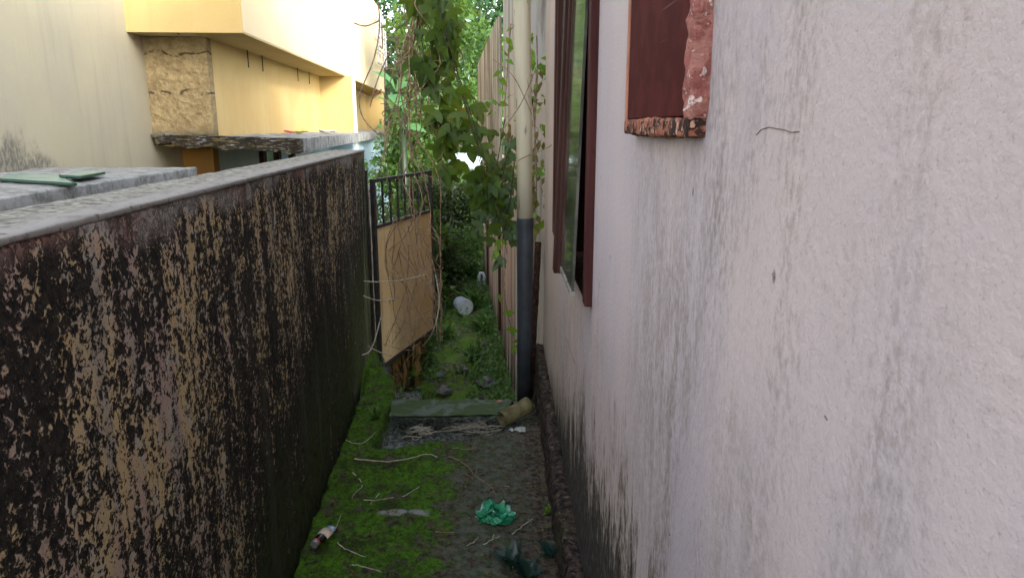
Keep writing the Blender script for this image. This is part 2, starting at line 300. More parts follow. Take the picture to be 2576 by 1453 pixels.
def mat_pipe():
    m = M('stained_cream_plastic', .5, .4); s = m.noise(14, m.map((1, 1, .08)), 4); c = m.mix(m.step(s, .4, .7, 0, .5), (.52, .48, .36), (.30, .25, .17)); c = m.mix(m.step(m.noise(22, m.map((1, 1, .3)), 4), .60, .68, 0, .7), c, (.09, .08, .06)); m.col(c); return m.m
def mat_gate():
    m = M('stained_yellow_sheet', .7, .3); n = m.noise(3, det=4); c = m.mix(m.step(n, .35, .65), (.62, .45, .235), (.66, .51, .31)); s = m.noise(22, m.map((1, 1, .08)), 4); c = m.mix(m.step(s, .55, .7, 0, .4), c, (.26, .15, .06)); c = m.mix(m.step(m.noise(30, det=4), .64, .70, 0, .7), c, (.14, .07, .03)); m.col(c); m.bump(m.noise(5, det=2), .3, .01); return m.m
def mat_second_wall():
    m = M('streaked_pink_plaster', .88, .2); x, y, z = m.sep(); s = m.noise(12, m.map((1, .45, .06)), 5, .65); b = m.noise(4, m.map((1, .5, .15)), 4)
    c = m.mix(m.step(b, .42, .6), (.52, .36, .31), (.52, .47, .39)); up = m.step(z, 2.35, 2.75); c = m.mix(up, c, (.42, .40, .37))
    c = m.mix(m.step(s, .46, .64, 0, .8), c, (.13, .105, .075)); c = m.mix(m.mul(m.step(z, .1, .6, 1, 0), m.step(s, .4, .55)), c, (.03, .03, .015)); m.col(c); m.bump(s, .4, .01); return m.m

K = {}
K['blackwall'] = mat_black_wall(); K['cap'] = mat_cap(); K['slab'] = mat_slab(); K['broken'] = mat_slab(True); K['rwall'] = mat_right_wall(); K['ground'] = mat_ground(); K['lower'] = mat_lower()
K['plinth'] = mat_plinth(); K['roughcast'] = mat_roughcast(); K['board'] = mat_red_board(); K['pipe'] = mat_pipe(); K['gate'] = mat_gate(); K['wall2'] = mat_second_wall()
K['pale'] = mat_paint('pale_cream_paint', (.42, .385, .275), (.39, .36, .27), (.27, .24, .18), .3, mould=('y', 2.68, .85, -3.9, -2.85, .55))
K['yellow'] = mat_paint('ochre_yellow_paint', (.45, .34, .15), (.42, .31, .13), (.38, .26, .1), .3)
K['recess'] = mat_paint('ochre_yellow_recess', (.52, .385, .17), (.49, .345, .14), (.42, .3, .14), .3, mould=('y', 2.68, .22, 8, 9, 0))
K['cream'] = mat_paint('bright_cream_paint', (.56, .47, .31), (.54, .45, .285), (.6, .5, .34), .15)
K['white'] = mat_paint('white_edge_paint', (.8, .77, .7), (.75, .72, .66)); K['bluewall'] = mat_paint('light_blue_paint', (.52, .72, .86), (.46, .66, .82), (.25, .36, .42), .2)
K['orange'] = mat_paint('deep_orange_paint', (.30, .155, .035), (.25, .125, .03)); K['greyblue'] = mat_paint('grey_blue_paint', (.34, .38, .38), (.28, .33, .35))
K['brown'] = mat_wood('brown_painted_wood', (.030, .012, .009), (.06, .024, .019), .75); K['redwood'] = mat_wood('red_brown_frame', (.045, .013, .012), (.08, .025, .022), .75)
K['sillwood'] = mat_flake('flaking_frame_sill', (.10, .03, .025), (.05, .018, .015), (.25, .12, .09))
K['chip'] = mat_flake('broken_pink_plaster', (.35, .15, .12), (.27, .09, .075), (.62, .48, .44), 45, .012); K['rail'] = mat_flake('flaked_red_rail', (.33, .12, .075), (.035, .018, .014), (.52, .30, .22), 55)
K['edge'] = simple('salmon_edge', (.42, .16, .10), .7); K['dark'] = simple('dark_void', (.01, .01, .01), .9, bump=0); K['iron'] = simple('black_iron', (.022, .022, .024), .55, .4, .4, 30, .3)
K['greypipe'] = simple('dark_grey_plastic', (.035, .040, .048), .45, .4, .25, 12, .05); K['olivepipe'] = simple('olive_stained_plastic', (.13, .11, .045), .6, .35, .4, 18, .2)
K['rust'] = mat_flake('rusty_brown_bar', (.06, .028, .018), (.022, .014, .011), (.13, .055, .03), 40); K['twig'] = simple('dry_twig', (.40, .36, .29), .9, .1, .35, 60, .4)
K['vine'] = simple('dry_vine_stem', (.25, .17, .115), .9, .1, .45, 40, .4); K['stem'] = simple('dark_vine_stem', (.055, .045, .025), .8, .2, .4, 40, .3); K['bark'] = simple('tree_bark', (.15, .125, .095), .95, .1, .5, 8, .8, 0, .03)
K['stepslab'] = mat_flake('mossy_slab', (.105, .13, .10), (.055, .085, .035), (.045, .085, .012), 9, .01)
K['stone'] = mat_flake('alley_stone', (.16, .17, .15), (.09, .095, .085), (.05, .075, .02), 22, .01); K['retain'] = mat_flake('peeling_ochre_render', (.30, .20, .075), (.026, .024, .014), (.20, .17, .09), 15, .02, (1, 1, .22))
K['oldwall'] = mat_flake('weathered_grey_render', (.27, .25, .21), (.16, .145, .12), (.06, .06, .045), 14, .01)
def _corr():
    m = M('weathered_corrugated_sheet', .8, .3); s = m.noise(14, m.map((1, .5, .05)), 5, .65); m.col(m.mix(m.step(s, .38, .62), (.46, .41, .33), (.17, .135, .10))); return m.m
K['corr'] = _corr(); K['scratch'] = simple('grey_brown_scratch', (.16, .125, .11), .9)
def _glass():
    m = M('dust_and_reflection_glass', .10, .5); m.col(m.mix(m.step(m.noise(5, det=4), .4, .7), (.03, .032, .025), (.15, .14, .115))); m.b.inputs['Coat Weight'].default_value = .25; m.b.inputs['Coat Roughness'].default_value = .03; m.bump(m.noise(3.5, det=1), .05, .02); return m.m  # beige mottling: dust plus a pale reflection put into the base colour
K['glass'] = _glass(); K['pane'] = simple('green_glass_sheet', (.24, .36, .31), .25, .5, .15, 5, 0); K['paneedge'] = simple('dark_green_glass_edge', (.015, .06, .05), .2, .5, .1, 5, 0)
K['metal'] = simple('grey_metal', (.33, .34, .35), .45, .5, .2, 20, .1, .5); K['bucket'] = simple('pale_grey_plastic', (.34, .40, .46), .5, .4, .2, 14, .1); K['bucketlid'] = simple('white_grey_base', (.48, .52, .55), .5, .4, .15, 20, .1)
def _bag():
    m = M('crumpled_green_film', .35, .5); n = m.noise(16, det=2); c = m.mix(m.step(n, .40, .56), (.008, .20, .09), (.03, .33, .17)); c = m.mix(m.step(m.noise(13, m.map(loc=(5, 5, 2)), 2), .56, .66), c, (.30, .52, .46)); c = m.mix(m.step(m.noise(24, m.map(loc=(1, 7, 2)), 2), .64, .70), c, (.50, .30, .26)); m.col(c); return m.m
K['bag'] = _bag(); K['cola'] = simple('dark_cola_plastic', (.010, .008, .008), .12, .6, .2, 10, 0); K['red'] = simple('red_plastic', (.45, .03, .03), .4, .5, .1, 10, 0); K['clear'] = simple('bluish_clear_plastic', (.20, .27, .38), .15, .6, .2, 20, 0)
K['label'] = mat_flake('cream_orange_wrap', (.62, .52, .42), (.60, .50, .41), (.62, .24, .08), 25, .001); K['paper'] = simple('damp_white_paper', (.36, .38, .34), .8, .2, .25, 40, .3); K['yellowrag'] = simple('yellow_plastic', (.55, .42, .05), .5, .4, .2, 30, .1)
K['leafA'] = leafmat('dark_vine_leaf', (.034, .08, .009), (.085, .155, .015), .45, .5, (.30, .22, .03)); K['leafV'] = leafmat('grey_green_vine_leaf', (.035, .08, .02), (.09, .15, .07), .35, .4, (.3, .36, .36)); K['leafB'] = leafmat('bright_vine_leaf', (.10, .24, .02), (.18, .36, .03), .45, .4); K['leafdry'] = leafmat('withered_leaf', (.13, .095, .03), (.20, .17, .06), .3, .8)
K['leafT'] = leafmat('tree_leaf', (.035, .095, .022), (.09, .185, .04), .4, .3); K['leafT2'] = leafmat('bluish_tree_leaf', (.028, .09, .042), (.075, .17, .07), .35, .25); K['leafD'] = leafmat('bush_leaf', (.014, .034, .011), (.04, .078, .022), .25, .4)
K['leafBan'] = leafmat('broad_pale_leaf', (.05, .17, .06), (.10, .25, .09), .35, .35); K['leafW'] = leafmat('weed_leaf', (.045, .13, .03), (.11, .24, .055), .3, .5); K['leafK'] = leafmat('dark_blue_green_leaf', (.008, .028, .022), (.02, .055, .045), .15, .35); K['mossleaf'] = leafmat('moss_tip', (.03, .065, .005), (.11, .19, .014), .3, .8)
K['paleblue'] = simple('pale_blue_form', (.50, .64, .72), .4, .5, .1, 6, 0); K['earth'] = simple('far_earth', (.06, .075, .03), .95, .1, .5, .8, .5, 0, .05); K['roof'] = simple('grey_roof', (.2, .19, .18), .9)

# ------------------------------------------------------------------ ground
MB().add([(-300, -300, -1.25), (300, -300, -1.25), (300, 300, -1.25), (-300, 300, -1.25)], [(0, 1, 2, 3)])
g = struct(MB().add([(-300, -300, -1.25), (300, -300, -1.25), (300, 300, -1.25), (-300, 300, -1.25)], [(0, 1, 2, 3)]), 'ground', K['earth'])
def sst(a, b, t):
    t = min(1, max(0, (t - a) / (b - a))); return t * t * (3 - 2 * t)
def bankx(Y): return -.70 - .27 * sst(4.0, 5.0, Y)
def zp(X, Y):
    p = Vector((X, Y, 0)); n = mn.fractal(p * 9, 1, 2, 4); n2 = mn.noise(p * 2.3 + Vector((5, 1, 0)))
    z = .010 * n + .012 * n2
    left = sst(-.25, -.45, X); z += left * (.010 + .013 * mn.fractal(p * 24, 1, 2, 3))
    e = latv(X, Y) + .640 + .018 * mn.noise(p * 7) + .008 * mn.noise(p * 25)
    z -= .34 * sst(0, -.03, e) * (1 - sst(3.9, 4.5, Y))
    z -= .10 * sst(.10, .22, X) * sst(2.2, 1.2, Y) * .0
    y0 = 3.34 + max(0, X + .62) * .42 + .03 * mn.noise(p * 8); xr = -.72 + .02 * mn.noise(p * 11)
    z -= (.10 - .05 * sst(-.15, .15, X)) * sst(0, .05, Y - y0) * sst(0, .025, X - xr)
    z -= .42 * sst(4.02, 4.14, Y) * sst(0, .06, X - bankx(Y) + .03 * mn.noise(p * 9))
    z += .03 * sst(4.2, 4.8, Y) * sst(0, -.1, X - bankx(Y)) * (1 + mn.noise(p * 14))
    return z
def grid(x0, x1, y0, y1, st, fz):
    nx = int((x1 - x0) / st) + 1; ny = int((y1 - y0) / st) + 1; vs = [];
    for j in range(ny):
        for i in range(nx):
            X = x0 + (x1 - x0) * i / (nx - 1); Y = y0 + (y1 - y0) * j / (ny - 1); vs.append((X, Y, fz(X, Y)))
    return vs, [(j * nx + i, j * nx + i + 1, (j + 1) * nx + i + 1, (j + 1) * nx + i) for j in range(ny - 1) for i in range(nx - 1)]
struct(MB().add(*grid(-1.12, .26, .4, 5.25, .014, zp)), 'path', K['ground'], smooth=True)
def zl(X, Y):
    p = Vector((X, Y, 3)); return -.5 + .05 * mn.fractal(p * 3.5, 1, 2, 4) + .03 * mn.noise(p * 1.3) + .25 * sst(9.5, 13, Y)
struct(MB().add(*grid(-1.75, .7, 4.6, 16, .05, zl)), 'lower_path', K['lower'], smooth=True)

# ------------------------------------------------------------------ mouldy boundary wall on the left
WV, WT, WE = -.68, 1.437, 5.05
o = Vector((WV - .1, 2.0, -.4))
root = empty('boundary_wall', LW(*o), TL, 'low wall left of the path covered in black mould over flaking yellow paint', 'wall')
b = MB(o); b.rough(WV - .19, WV, -.6, WE, -.4, WT - .008, .045, .004, 14, .008, 1); b.v = [p for p in b.v]
wall = b.build('wall_body', K['blackwall'], root, smooth=True)
b = MB(o); b.rough(WV - .205, WV + .004, -.6, WE + .005, WT - .010, WT + .004, .03, .0020, 30, .004, 2); b.build('cap', K['cap'], root, smooth=True)
# the wall material reads y from the object origin
wall.data.transform(Matrix.Translation((0, 2.0, 0))); wall.location = (0, -2.0, 0)
l = atz(650, 1440, -.12)
b = MB(); bb = bmesh.new(); bmesh.ops.create_icosphere(bb, subdivisions=4, radius=1)
for v in bb.verts:
    d = 1 + .25 * mn.fractal(v.co * 2.2, 1, 2, 3); v.co = Vector((v.co.x * .055 * d, v.co.y * .16 * d, v.co.z * .07 * d)) + Vector((l.x, 2.2, -.16))
b.bm(bb); single(b, 'mossy_stone', K['ground'], 'moss covered lump wedged between the mouldy wall and the path edge', 'stone', smooth=True)

# ------------------------------------------------------------------ yellow house on the left (frame: v across, u along, z up)
o = Vector((-2.6, 9.0, -1.25))
house = empty('yellow_house', LW(*o), TL, 'yellow and cream house with an overhanging upper storey beyond the mouldy wall', 'house')
def hp(mb, name, mat, par=None, **k): mb.o = o; ob = mb.build(name, mat, par or house, **k); return ob
hp(MB().box(-7, -3.04, 2.0, 7.46, -1.25, 4.6).box(-7, -3.045, 7.46, 8.12, -1.25, 1.45), 'side_wall', K['pale'])
hp(MB().box(-2.47, -2.003, 7.11, 19.15, 2.427, 2.4345), 'soffit', K['yellow'])
hp(MB().box(-7, -2.0, 7.09, 19.2, 2.435, 4.4), 'upper_storey', K['cream'], bevel=.012)
hp(MB().box(-3.05, -2.004, 7.075, 7.10, 2.431, 4.395), 'end_wall', K['yellow'])
hp(MB().box(-6.5, -2.45, 7.5, 19.1, 1.40, 2.44), 'recessed_wall', K['recess'])
b = MB(); b.rough(-3.06, -2.452, 7.40, 7.47, 1.505, 2.437, .03, .016, 12, .008, 5); hp(b, 'bare_masonry', K['roughcast']); hp(MB().box(-2.50, -2.447, 7.385, 7.52, 1.5, 2.43), 'plaster_corner', K['roughcast'])
fin = hp(MB().box(-2.46, -1.90, 12.95, 13.25, 1.42, 2.438), 'fin_wall', K['yellow']); hp(MB().box(-1.90, -1.885, 12.945, 13.255, .3, 2.425), 'edge_strip', K['white'], fin)
hp(MB().box(-2.46, -2.02, 18.9, 19.15, 1.42, 2.438), 'fin_wall', K['yellow'])
hp(MB().box(-2.48, -2.44, 14.4, 15.6, 1.5, 2.43), 'shuttered_opening', K['brown'])
# broken concrete canopy
b = MB(); bb = bmesh.new(); NX, NY = 40, 150; rows = []
def canopy(s, t, top):
    u = 7.33 + s * (19.0 - 7.33); ve = -1.62 + (u - 7.44) / 11.6 * (-1.93 + 1.62); v = -3.03 + t * (ve + 3.03)
    q = Vector((v * 5, u * 3, 0 if top else 4)); nz = mn.fractal(q, 1, 2, 3)
    near = sst(.10, 0, s); edge = max(near, sst(.93, 1, t) * .35)
    z = 1.525 - .05 * t + (.012 * nz if top else -.105 - .03 * t + .035 * nz * near + .02 * mn.fractal(q * 4, 1, 2, 3) * near)
    if s == 0 or (not top and s < .02): u += .05 * mn.fractal(Vector((v * 9, z * 30, 2 if top else 7)), 1, 2, 3) + (0 if top else .05)
    return (v, u, z)
S = [i * .006 for i in range(10)] + [.06 + .94 * (i / 60) for i in range(61)]; T = [j / 50 for j in range(51)]
vs = [canopy(s, t, True) for s in S for t in T] + [canopy(s, t, False) for s in S for t in T]; nt_, ns_ = len(T), len(S); off = nt_ * ns_
fs = [(i * nt_ + j, i * nt_ + j + 1, (i + 1) * nt_ + j + 1, (i + 1) * nt_ + j) for i in range(ns_ - 1) for j in range(nt_ - 1)]
fs += [tuple(off + q for q in f[::-1]) for f in fs]
ring = [(0, j) for j in range(nt_)] + [(i, nt_ - 1) for i in range(1, ns_)] + [(ns_ - 1, j) for j in range(nt_ - 2, -1, -1)] + [(i, 0) for i in range(ns_ - 2, 0, -1)]
R_ = [i * nt_ + j for i, j in ring]; fs += [(R_[k], off + R_[k], off + R_[(k + 1) % len(R_)], R_[(k + 1) % len(R_)]) for k in range(len(R_))]
b.add(vs, fs); b.f = [f[::-1] for f in b.f]; hp(b, 'canopy', K['broken'])
# lower floor under the canopy
hp(MB().box(-3.2, -2.72, 8.125, 8.3, -1.25, 1.40), 'orange_pier', K['orange']); hp(MB().box(-6, -2.72, 8.3, 13.4, -1.25, 1.38), 'lower_wall', K['greyblue'])
hp(MB().box(-6, -2.0, 13.4, 19.15, -1.25, 1.39), 'blue_wall', K['bluewall'])
win = MB(); win.box(-2.72, -2.66, 9.9, 10.05, .3, 1.375).box(-2.72, -2.66, 10.7, 10.85, .3, 1.375).box(-2.72, -2.66, 11.6, 11.75, .3, 1.375).box(-2.72, -2.67, 10.05, 11.6, .2, .3)
wo = hp(win, 'window', K['brown']); hp(MB().box(-2.72, -2.70, 10.05, 11.6, .3, 1.36), 'pane', K['glass'], wo)
# sunshade slab at the near end
b = MB(); b.rough(-3.05, -1.99, 1.2, 5.55, 1.19, 1.30, .06, .008, 10, .01, 9); hp(b, 'sunshade_slab', K['slab'], smooth=True)
# rebar stubs below the upper storey, window grille at the far end
for u in (8.6, 9.2, 11.1, 11.9): hp(MB().box(-2.41, -2.40, u, u + .012, 2.24, 2.437), 'iron_stub', K['iron'])
b = MB()
for u in (17.4, 18.0, 18.6, 19.1): b.box(-1.93, -1.90, u, u + .04, 3.0, 4.2)
for z in (3.0, 3.3, 3.6, 4.0): b.box(-1.945, -1.915, 17.3, 19.2, z, z + .03)
hp(b, 'window_grille', K['metal']); 
# loose sheets on the slab
def sheet(poly, z, label):
    pv = [LW(p[0], p[1], 0) for p in poly]; r = empty('glass_sheet', LW(*poly[0], z), 0, label, 'glass sheet')
    mb = MB(r.location); mb.prism([(p.x, p.y) for p in pv], z, z + .011); mb.build('sheet', K['pane'], r)
    k = MB(r.location)
    for i in range(2): a, c = pv[i], pv[i + 1]; k.tube([(a.x, a.y, z + .006), (c.x, c.y, z + .006)], .009, 5)
    k.build('edge', K['paneedge'], r)
def uv(px, py, z): p = atz(px, py, z); return (latv(p.x, p.y), -p.x * math.sin(TL) + p.y * math.cos(TL))
sheet([uv(0, 455, 1.31), uv(190, 467, 1.31), uv(150, 444, 1.31), uv(20, 440, 1.31)], 1.31, 'long pale green glass sheet lying flat at the near end of the sunshade slab')
sheet([uv(152, 446, 1.325), uv(200, 449, 1.325), uv(262, 438, 1.325), uv(215, 431, 1.325)], 1.325, 'short pale green glass sheet lying on top of the long one')
b = MB(); b.tube([at(386, -30, 6.9), at(405, 15, 6.9), at(425, 50, 6.9), at(444, 80, 6.92), at(450, 84, 7.0)], .011, 6); single(b, 'cable', K['iron'], 'thin black cable hanging across the yellow end of the upper storey', 'cable')
def scrap(px, py, v, w_, mat, label, name, seed):
    r = ray(px, py); t = v / latv(r.x, r.y); p = Vector((0, 0, EYE)) + r * t; mb = MB(); z0 = 1.525 - .05 * (v + 3.03) / 1.3 + .012
    vs, fs = grid(p.x - w_ / 2, p.x + w_ / 2, p.y - w_ * .8, p.y + w_ * .8, w_ / 7, lambda X, Y: z0 + .03 + .03 * mn.fractal(Vector((X * 9, Y * 9, seed)), 1, 2, 3)); mb.add(vs, fs)
    ob = single(mb, name, mat, label, 'litter', smooth=True); md = ob.modifiers.new('thickness', 'SOLIDIFY'); md.thickness = .01
scrap(728, 329, -2.1, .09, K['red'], 'red scrap lying on top of the broken canopy', 'plastic_scrap', 1)
scrap(758, 328, -2.15, .13, K['yellowrag'], 'orange scrap beside the red one on the canopy', 'plastic_scrap', 2)
scrap(825, 326, -2.1, .2, K['paper'], 'crumpled white paper on the canopy in front of the fin wall', 'paper_scrap', 3)

# ------------------------------------------------------------------ pink house on the right (frame: x into the house, y along)
RX = .257; rh = Vector((RX, 0, 0)); HE = 4.33
pink = empty('pink_house', rh, TR, 'stained pale pink rendered house filling the right side, with a brown window', 'house')
def rp(mb, name, mat, par=None, **k): return mb.build(name, mat, par or pink, **k)
WY0, WY1, WZ0, WZ1 = 2.0, 3.45, 1.115, 2.45
b = MB(); ny = 60
b.box(0, .2, -3, WY0, -.4, 4.7).box(0, .2, WY1, HE, -.4, 4.7).box(0.0, .2, WY0, WY1, -.4, WZ0).box(0, .2, WY0, WY1, WZ1, 4.7)
b.box(.2, 4.5, HE - .2, HE, -.4, 4.7).box(.2, 4.5, -3, -2.8, -.4, 4.7).box(4.3, 4.5, -2.8, HE - .2, -.4, 4.7)
bm_ = bmesh.new(); [bm_.verts.new(v) for v in b.v]; bm_.verts.ensure_lookup_table(); [bm_.faces.new([bm_.verts[i] for i in f]) for f in b.f]
b2 = MB(); b2.bm(bm_); rp(b2, 'wall', K['rwall'])
rp(MB().box(-.03, 4.55, -3.05, HE + .03, 4.705, 4.82), 'roof', K['roof'])
rp(MB().box(.25, 4.25, -2.75, HE - .25, .3, .32), 'floor', K['dark'])
b = MB(); b.rough(-.052, .01, .6, HE + .02, -.4, .215, .02, .013, 16, .018, 3)
for i, p in enumerate(b.v):
    if p[2] > 0: b.v[i] = (p[0], p[1], p[2] * (1 + .2 * sst(1.8, 4.2, p[1])))
rp(b, 'plinth', K['plinth'], smooth=True)
# window: frame, centre stile, two casements
fr = MB(); PJ = -.022
fr.box(PJ, .09, WY0 - .015, WY0 + .04, WZ0 - .02, WZ1).box(-.012, .09, WY1 - .05, WY1 + .02, WZ0 - .02, WZ1).box(PJ + .004, .09, WY0 + .05, WY1 - .05, WZ1 - .06, WZ1)
window = rp(fr, 'window', K['redwood'], bevel=.004)
rp(MB().box(-.012, .1, WY0 + .05, WY1 - .05, WZ0 - .02, WZ0 + .035), 'sill', K['sillwood'], window)
rp(MB().box(-.010, .08, 2.60, 2.65, WZ0 + .035, WZ1 - .06), 'mullion', K['brown'], window)
def casement(y0, y1, ang, hinge, name, xo=0.0):
    mb = MB(); t = .045; z0, z1 = WZ0 + .04, WZ1 - .065
    mb.box(-.018, .018, y0, y0 + t, z0, z1).box(-.018, .018, y1 - t, y1, z0, z1).box(-.017, .017, y0 + t, y1 - t, z0, z0 + t).box(-.017, .017, y0 + t, y1 - t, z1 - t, z1)
    gl = MB().box(-.004, .004, y0 + t, y1 - t, z0 + t, z1 - t)
    R = Matrix.Translation((xo, hinge, 0)) @ Matrix.Rotation(ang, 4, 'Z') @ Matrix.Translation((0, -hinge, 0))
    for q in (mb, gl): q.v = [tuple(R @ Vector(p)) for p in q.v]
    c = rp(mb, name, K['brown'], window, bevel=.003); rp(gl, 'pane', K['glass'], c)
casement(2.655, 3.395, math.radians(0), 3.39, 'casement', .012)
t_ = .045; z0_, z1_ = WZ0 + .0, WZ1 - .065; Rm = Matrix.Translation((-.012, 0, z1_)) @ Matrix.Rotation(math.radians(1.7), 4, 'Y') @ Matrix.Translation((0, 0, -z1_))
ca = MB().box(-.022, .02, 2.51, 2.575, z0_ - .03, z1_).box(-.012, .016, 2.465, 2.51, z0_ - .02, z1_).box(-.004, .012, 2.435, 2.465, z0_ - .01, z1_).box(-.012, .012, 2.056, 2.435, z1_ - .04, z1_); gz = MB().box(-.004, .004, 2.054, 2.435, z0_ + .01, z1_ - .04); gr_ = MB().box(-.007, .007, 2.054, 2.435, z0_ - .005, z0_ + .01)
for q_ in (ca, gz, gr_): q_.v = [tuple(Rm @ Vector(p)) for p in q_.v]
ca = rp(ca, 'casement', K['brown'], window, bevel=.003); rp(gz, 'pane', K['glass'], ca); rp(gr_, 'glass_bead', K['oldwall'], ca)
# boarded opening with crumbling near edge
BY0, BY1, BZ0, BZ1 = .935, 1.375, 1.612, 2.15
bd = rp(MB().box(-.022, .01, BY0, BY1, BZ0, BZ1), 'board', K['board'], bevel=.002)
rp(MB().box(-.0235, .01, BY1, BY1 + .022, BZ0 - .02, BZ1), 'board_edge', K['edge'], bd)
b = MB(); b.rough(-.024, .006, BY0 - .018, BY0 + .012, BZ0 - .005, BZ1, .006, .006, 42, .004, 4); rp(b, 'broken_edge', K['chip'], bd)
b = MB(); b.rough(-.026, .01, BY0 - .012, BY1 + .022, BZ0 - .027, BZ0 - .001, .008, .0035, 50, .004, 6); rp(b, 'bottom_rail', K['rail'], bd)
p = at(1742, 240, .985); b = MB(); bb = bmesh.new(); bmesh.ops.create_icosphere(bb, subdivisions=3, radius=1)
for v in bb.verts: d = 1 + .3 * mn.noise(v.co * 2); v.co = Vector((v.co.x * .005 * d, v.co.y * .008, v.co.z * .014 * d)) + Vector((p.x - .004, p.y, p.z))
b.bm(bb); single(b, 'plastic_scrap', K['yellowrag'], 'small yellow plastic scrap stuck at the broken edge of the red board', 'litter', smooth=True)

def onwall(px, py, off=.0004):
    r = ray(px, py); n_ = Vector((math.cos(TR), math.sin(TR), 0)); t = RX * n_.x / (r.x * n_.x + r.y * n_.y); P_ = Vector((0, 0, EYE)) + r * t - n_ * off
    q_ = P_ - rh; return Vector((q_.x * math.cos(TR) + q_.y * math.sin(TR), -q_.x * math.sin(TR) + q_.y * math.cos(TR), q_.z))
for pl, rd in (([(1903, 340), (1916, 326), (1935, 320), (1952, 323), (1975, 327), (1992, 333), (2012, 331)], .00045), ([(1424, 848), (1432, 868), (1437, 886), (1446, 912)], .0014), ([(1945, 688), (1950, 697)], .0011), ([(1680, 1325), (1686, 1345)], .0012), ([(2076, 1045), (2082, 1055)], .0008)):
    b = MB(); b.tube([onwall(*q) for q in pl], rd, 5); rp(b, 'crack', K['scratch'])

# ------------------------------------------------------------------ drainpipe at the house corner
pb = Vector((.078, 4.06, -.05)); pr = empty('drainpipe', pb, 0, 'tall drainpipe at the pink house corner, cream above and dark grey below', 'drainpipe')
def jt(px0, y): return at(px0, y, 4.06)
b = MB(pb); b.tube([jt(1313, -260), jt(1313, 0), jt(1318, 300), jt(1321, 560)], [.045, .045, .044, .0435], 24); b.build('upper_pipe', K['pipe'], pr, smooth=True)
b = MB(pb); b.tube([jt(1321, 552), jt(1321, 556), jt(1320, 800), jt(1319, 1022)], [.0475, .0475, .0445, .044], 24); b.build('lower_pipe', K['greypipe'], pr, smooth=True)
b = MB(pb); b.tube([jt(1321, 548), jt(1321, 572)], [.0485, .0485], 24); b.build('collar', K['greypipe'], pr, smooth=False)
A = jt(1319, 985); e0 = A + Vector((0, 0, -.03)); tip = atz(1262, 1058, -.01); b = MB(pb)
dirv = (tip - e0); st0 = atz(1330, 1024, .02); pts = [Vector((st0.x, st0.y, .035)), Vector((st0.x, st0.y, .035)).lerp(Vector((tip.x, tip.y, .0)), .14), Vector((st0.x, st0.y, .035)).lerp(Vector((tip.x, tip.y, .0)), .15), Vector((tip.x, tip.y, .0))]
b.tube(pts, [.049, .049, .045, .045], 24, cap=False); ob = b.build('outlet', K['olivepipe'], pr, smooth=True); md = ob.modifiers.new('thickness', 'SOLIDIFY'); md.thickness = .004
b = MB(); b.rough(-.017, .017, -.012, .012, 0, 1.02, .03, .003, 20, .004, 8)
a0, a1 = at(1334, 1000, 4.20), at(1354, 608, 4.24); d = a1 - a0; q = d.to_track_quat('Z', 'Y').to_matrix().to_4x4(); b.v = [tuple(Matrix.Translation(a0) @ q @ Vector((v[0], v[1], v[2] * d.length / 1.02))) for v in b.v]
single(b, 'leaning_bar', K['rust'], 'rusty brown bar leaning on the corner right behind the drainpipe', 'bar')

# ------------------------------------------------------------------ step slab
b = MB(); p0, p1, p2, p3 = atz(978, 1047, .03), atz(1268, 1042, .03), atz(1292, 1003, .03), atz(985, 1004, .03)
b.rough(-.5, .5, -.5, .5, 0, 1, .03, .0, 1, .04, 1)
vs = []
for v in b.v:
    s, t = v[0] + .5, v[1] + .5; P = (p0 * (1 - s) + p1 * s) * (1 - t) + (p3 * (1 - s) + p2 * s) * t; q = Vector((P.x, P.y, v[2] * .05)); n = mn.fractal(q * 14, 1, 2, 3) * .006
    vs.append((P.x + n, P.y + n + .06 * (1 - v[2]) * (1 - t), -.006 + v[2] * .036 + n))
b.v = vs; single(b, 'step_slab', K['stepslab'], 'loose mossy concrete slab bridging the gap in the path before the gate', 'slab', smooth=True)

# ------------------------------------------------------------------ gate
G0 = Vector((-.958, 4.95, -.1)); G1 = Vector((-.675, 5.98, -.1)); gl_ = (G1 - G0).length; ga = math.atan2(-(G1 - G0).x, (G1 - G0).y)
gate = empty('metal_gate', G0, ga, 'yellow sheet metal gate with black bars on top, open beside the mouldy wall', 'gate')
b = MB(); 
b.box(-.002, .002, .02, gl_ - .02, .0, 1.0); b.build('panel', K['gate'], gate)
b = MB(); b.box(-.015, .015, -.015, .015, -.03, 1.345).box(-.014, .014, gl_ - .02, gl_ + .008, -.03, 1.345).box(-.013, .013, .022, gl_ - .02, 1.32, 1.344).box(-.013, .013, .022, gl_ - .02, 1.0, 1.024).box(-.013, .013, .022, gl_ - .02, -.028, -.002); b.build('frame', K['iron'], gate, bevel=.002)
for i in range(7): y = .15 + i * (gl_ - .3) / 6; b = MB(); b.box(-.006, .006, y - .006, y + .006, 1.024, 1.32); b.build('bar', K['iron'], gate)
b = MB(); b.rough(-1.03, -1.008, 5.02, 5.06, -.4, 1.30, .05, .004, 12, .006, 3); single(b, 'gate_post', K['iron'], 'black post at the far end of the mouldy wall carrying the gate', 'post')
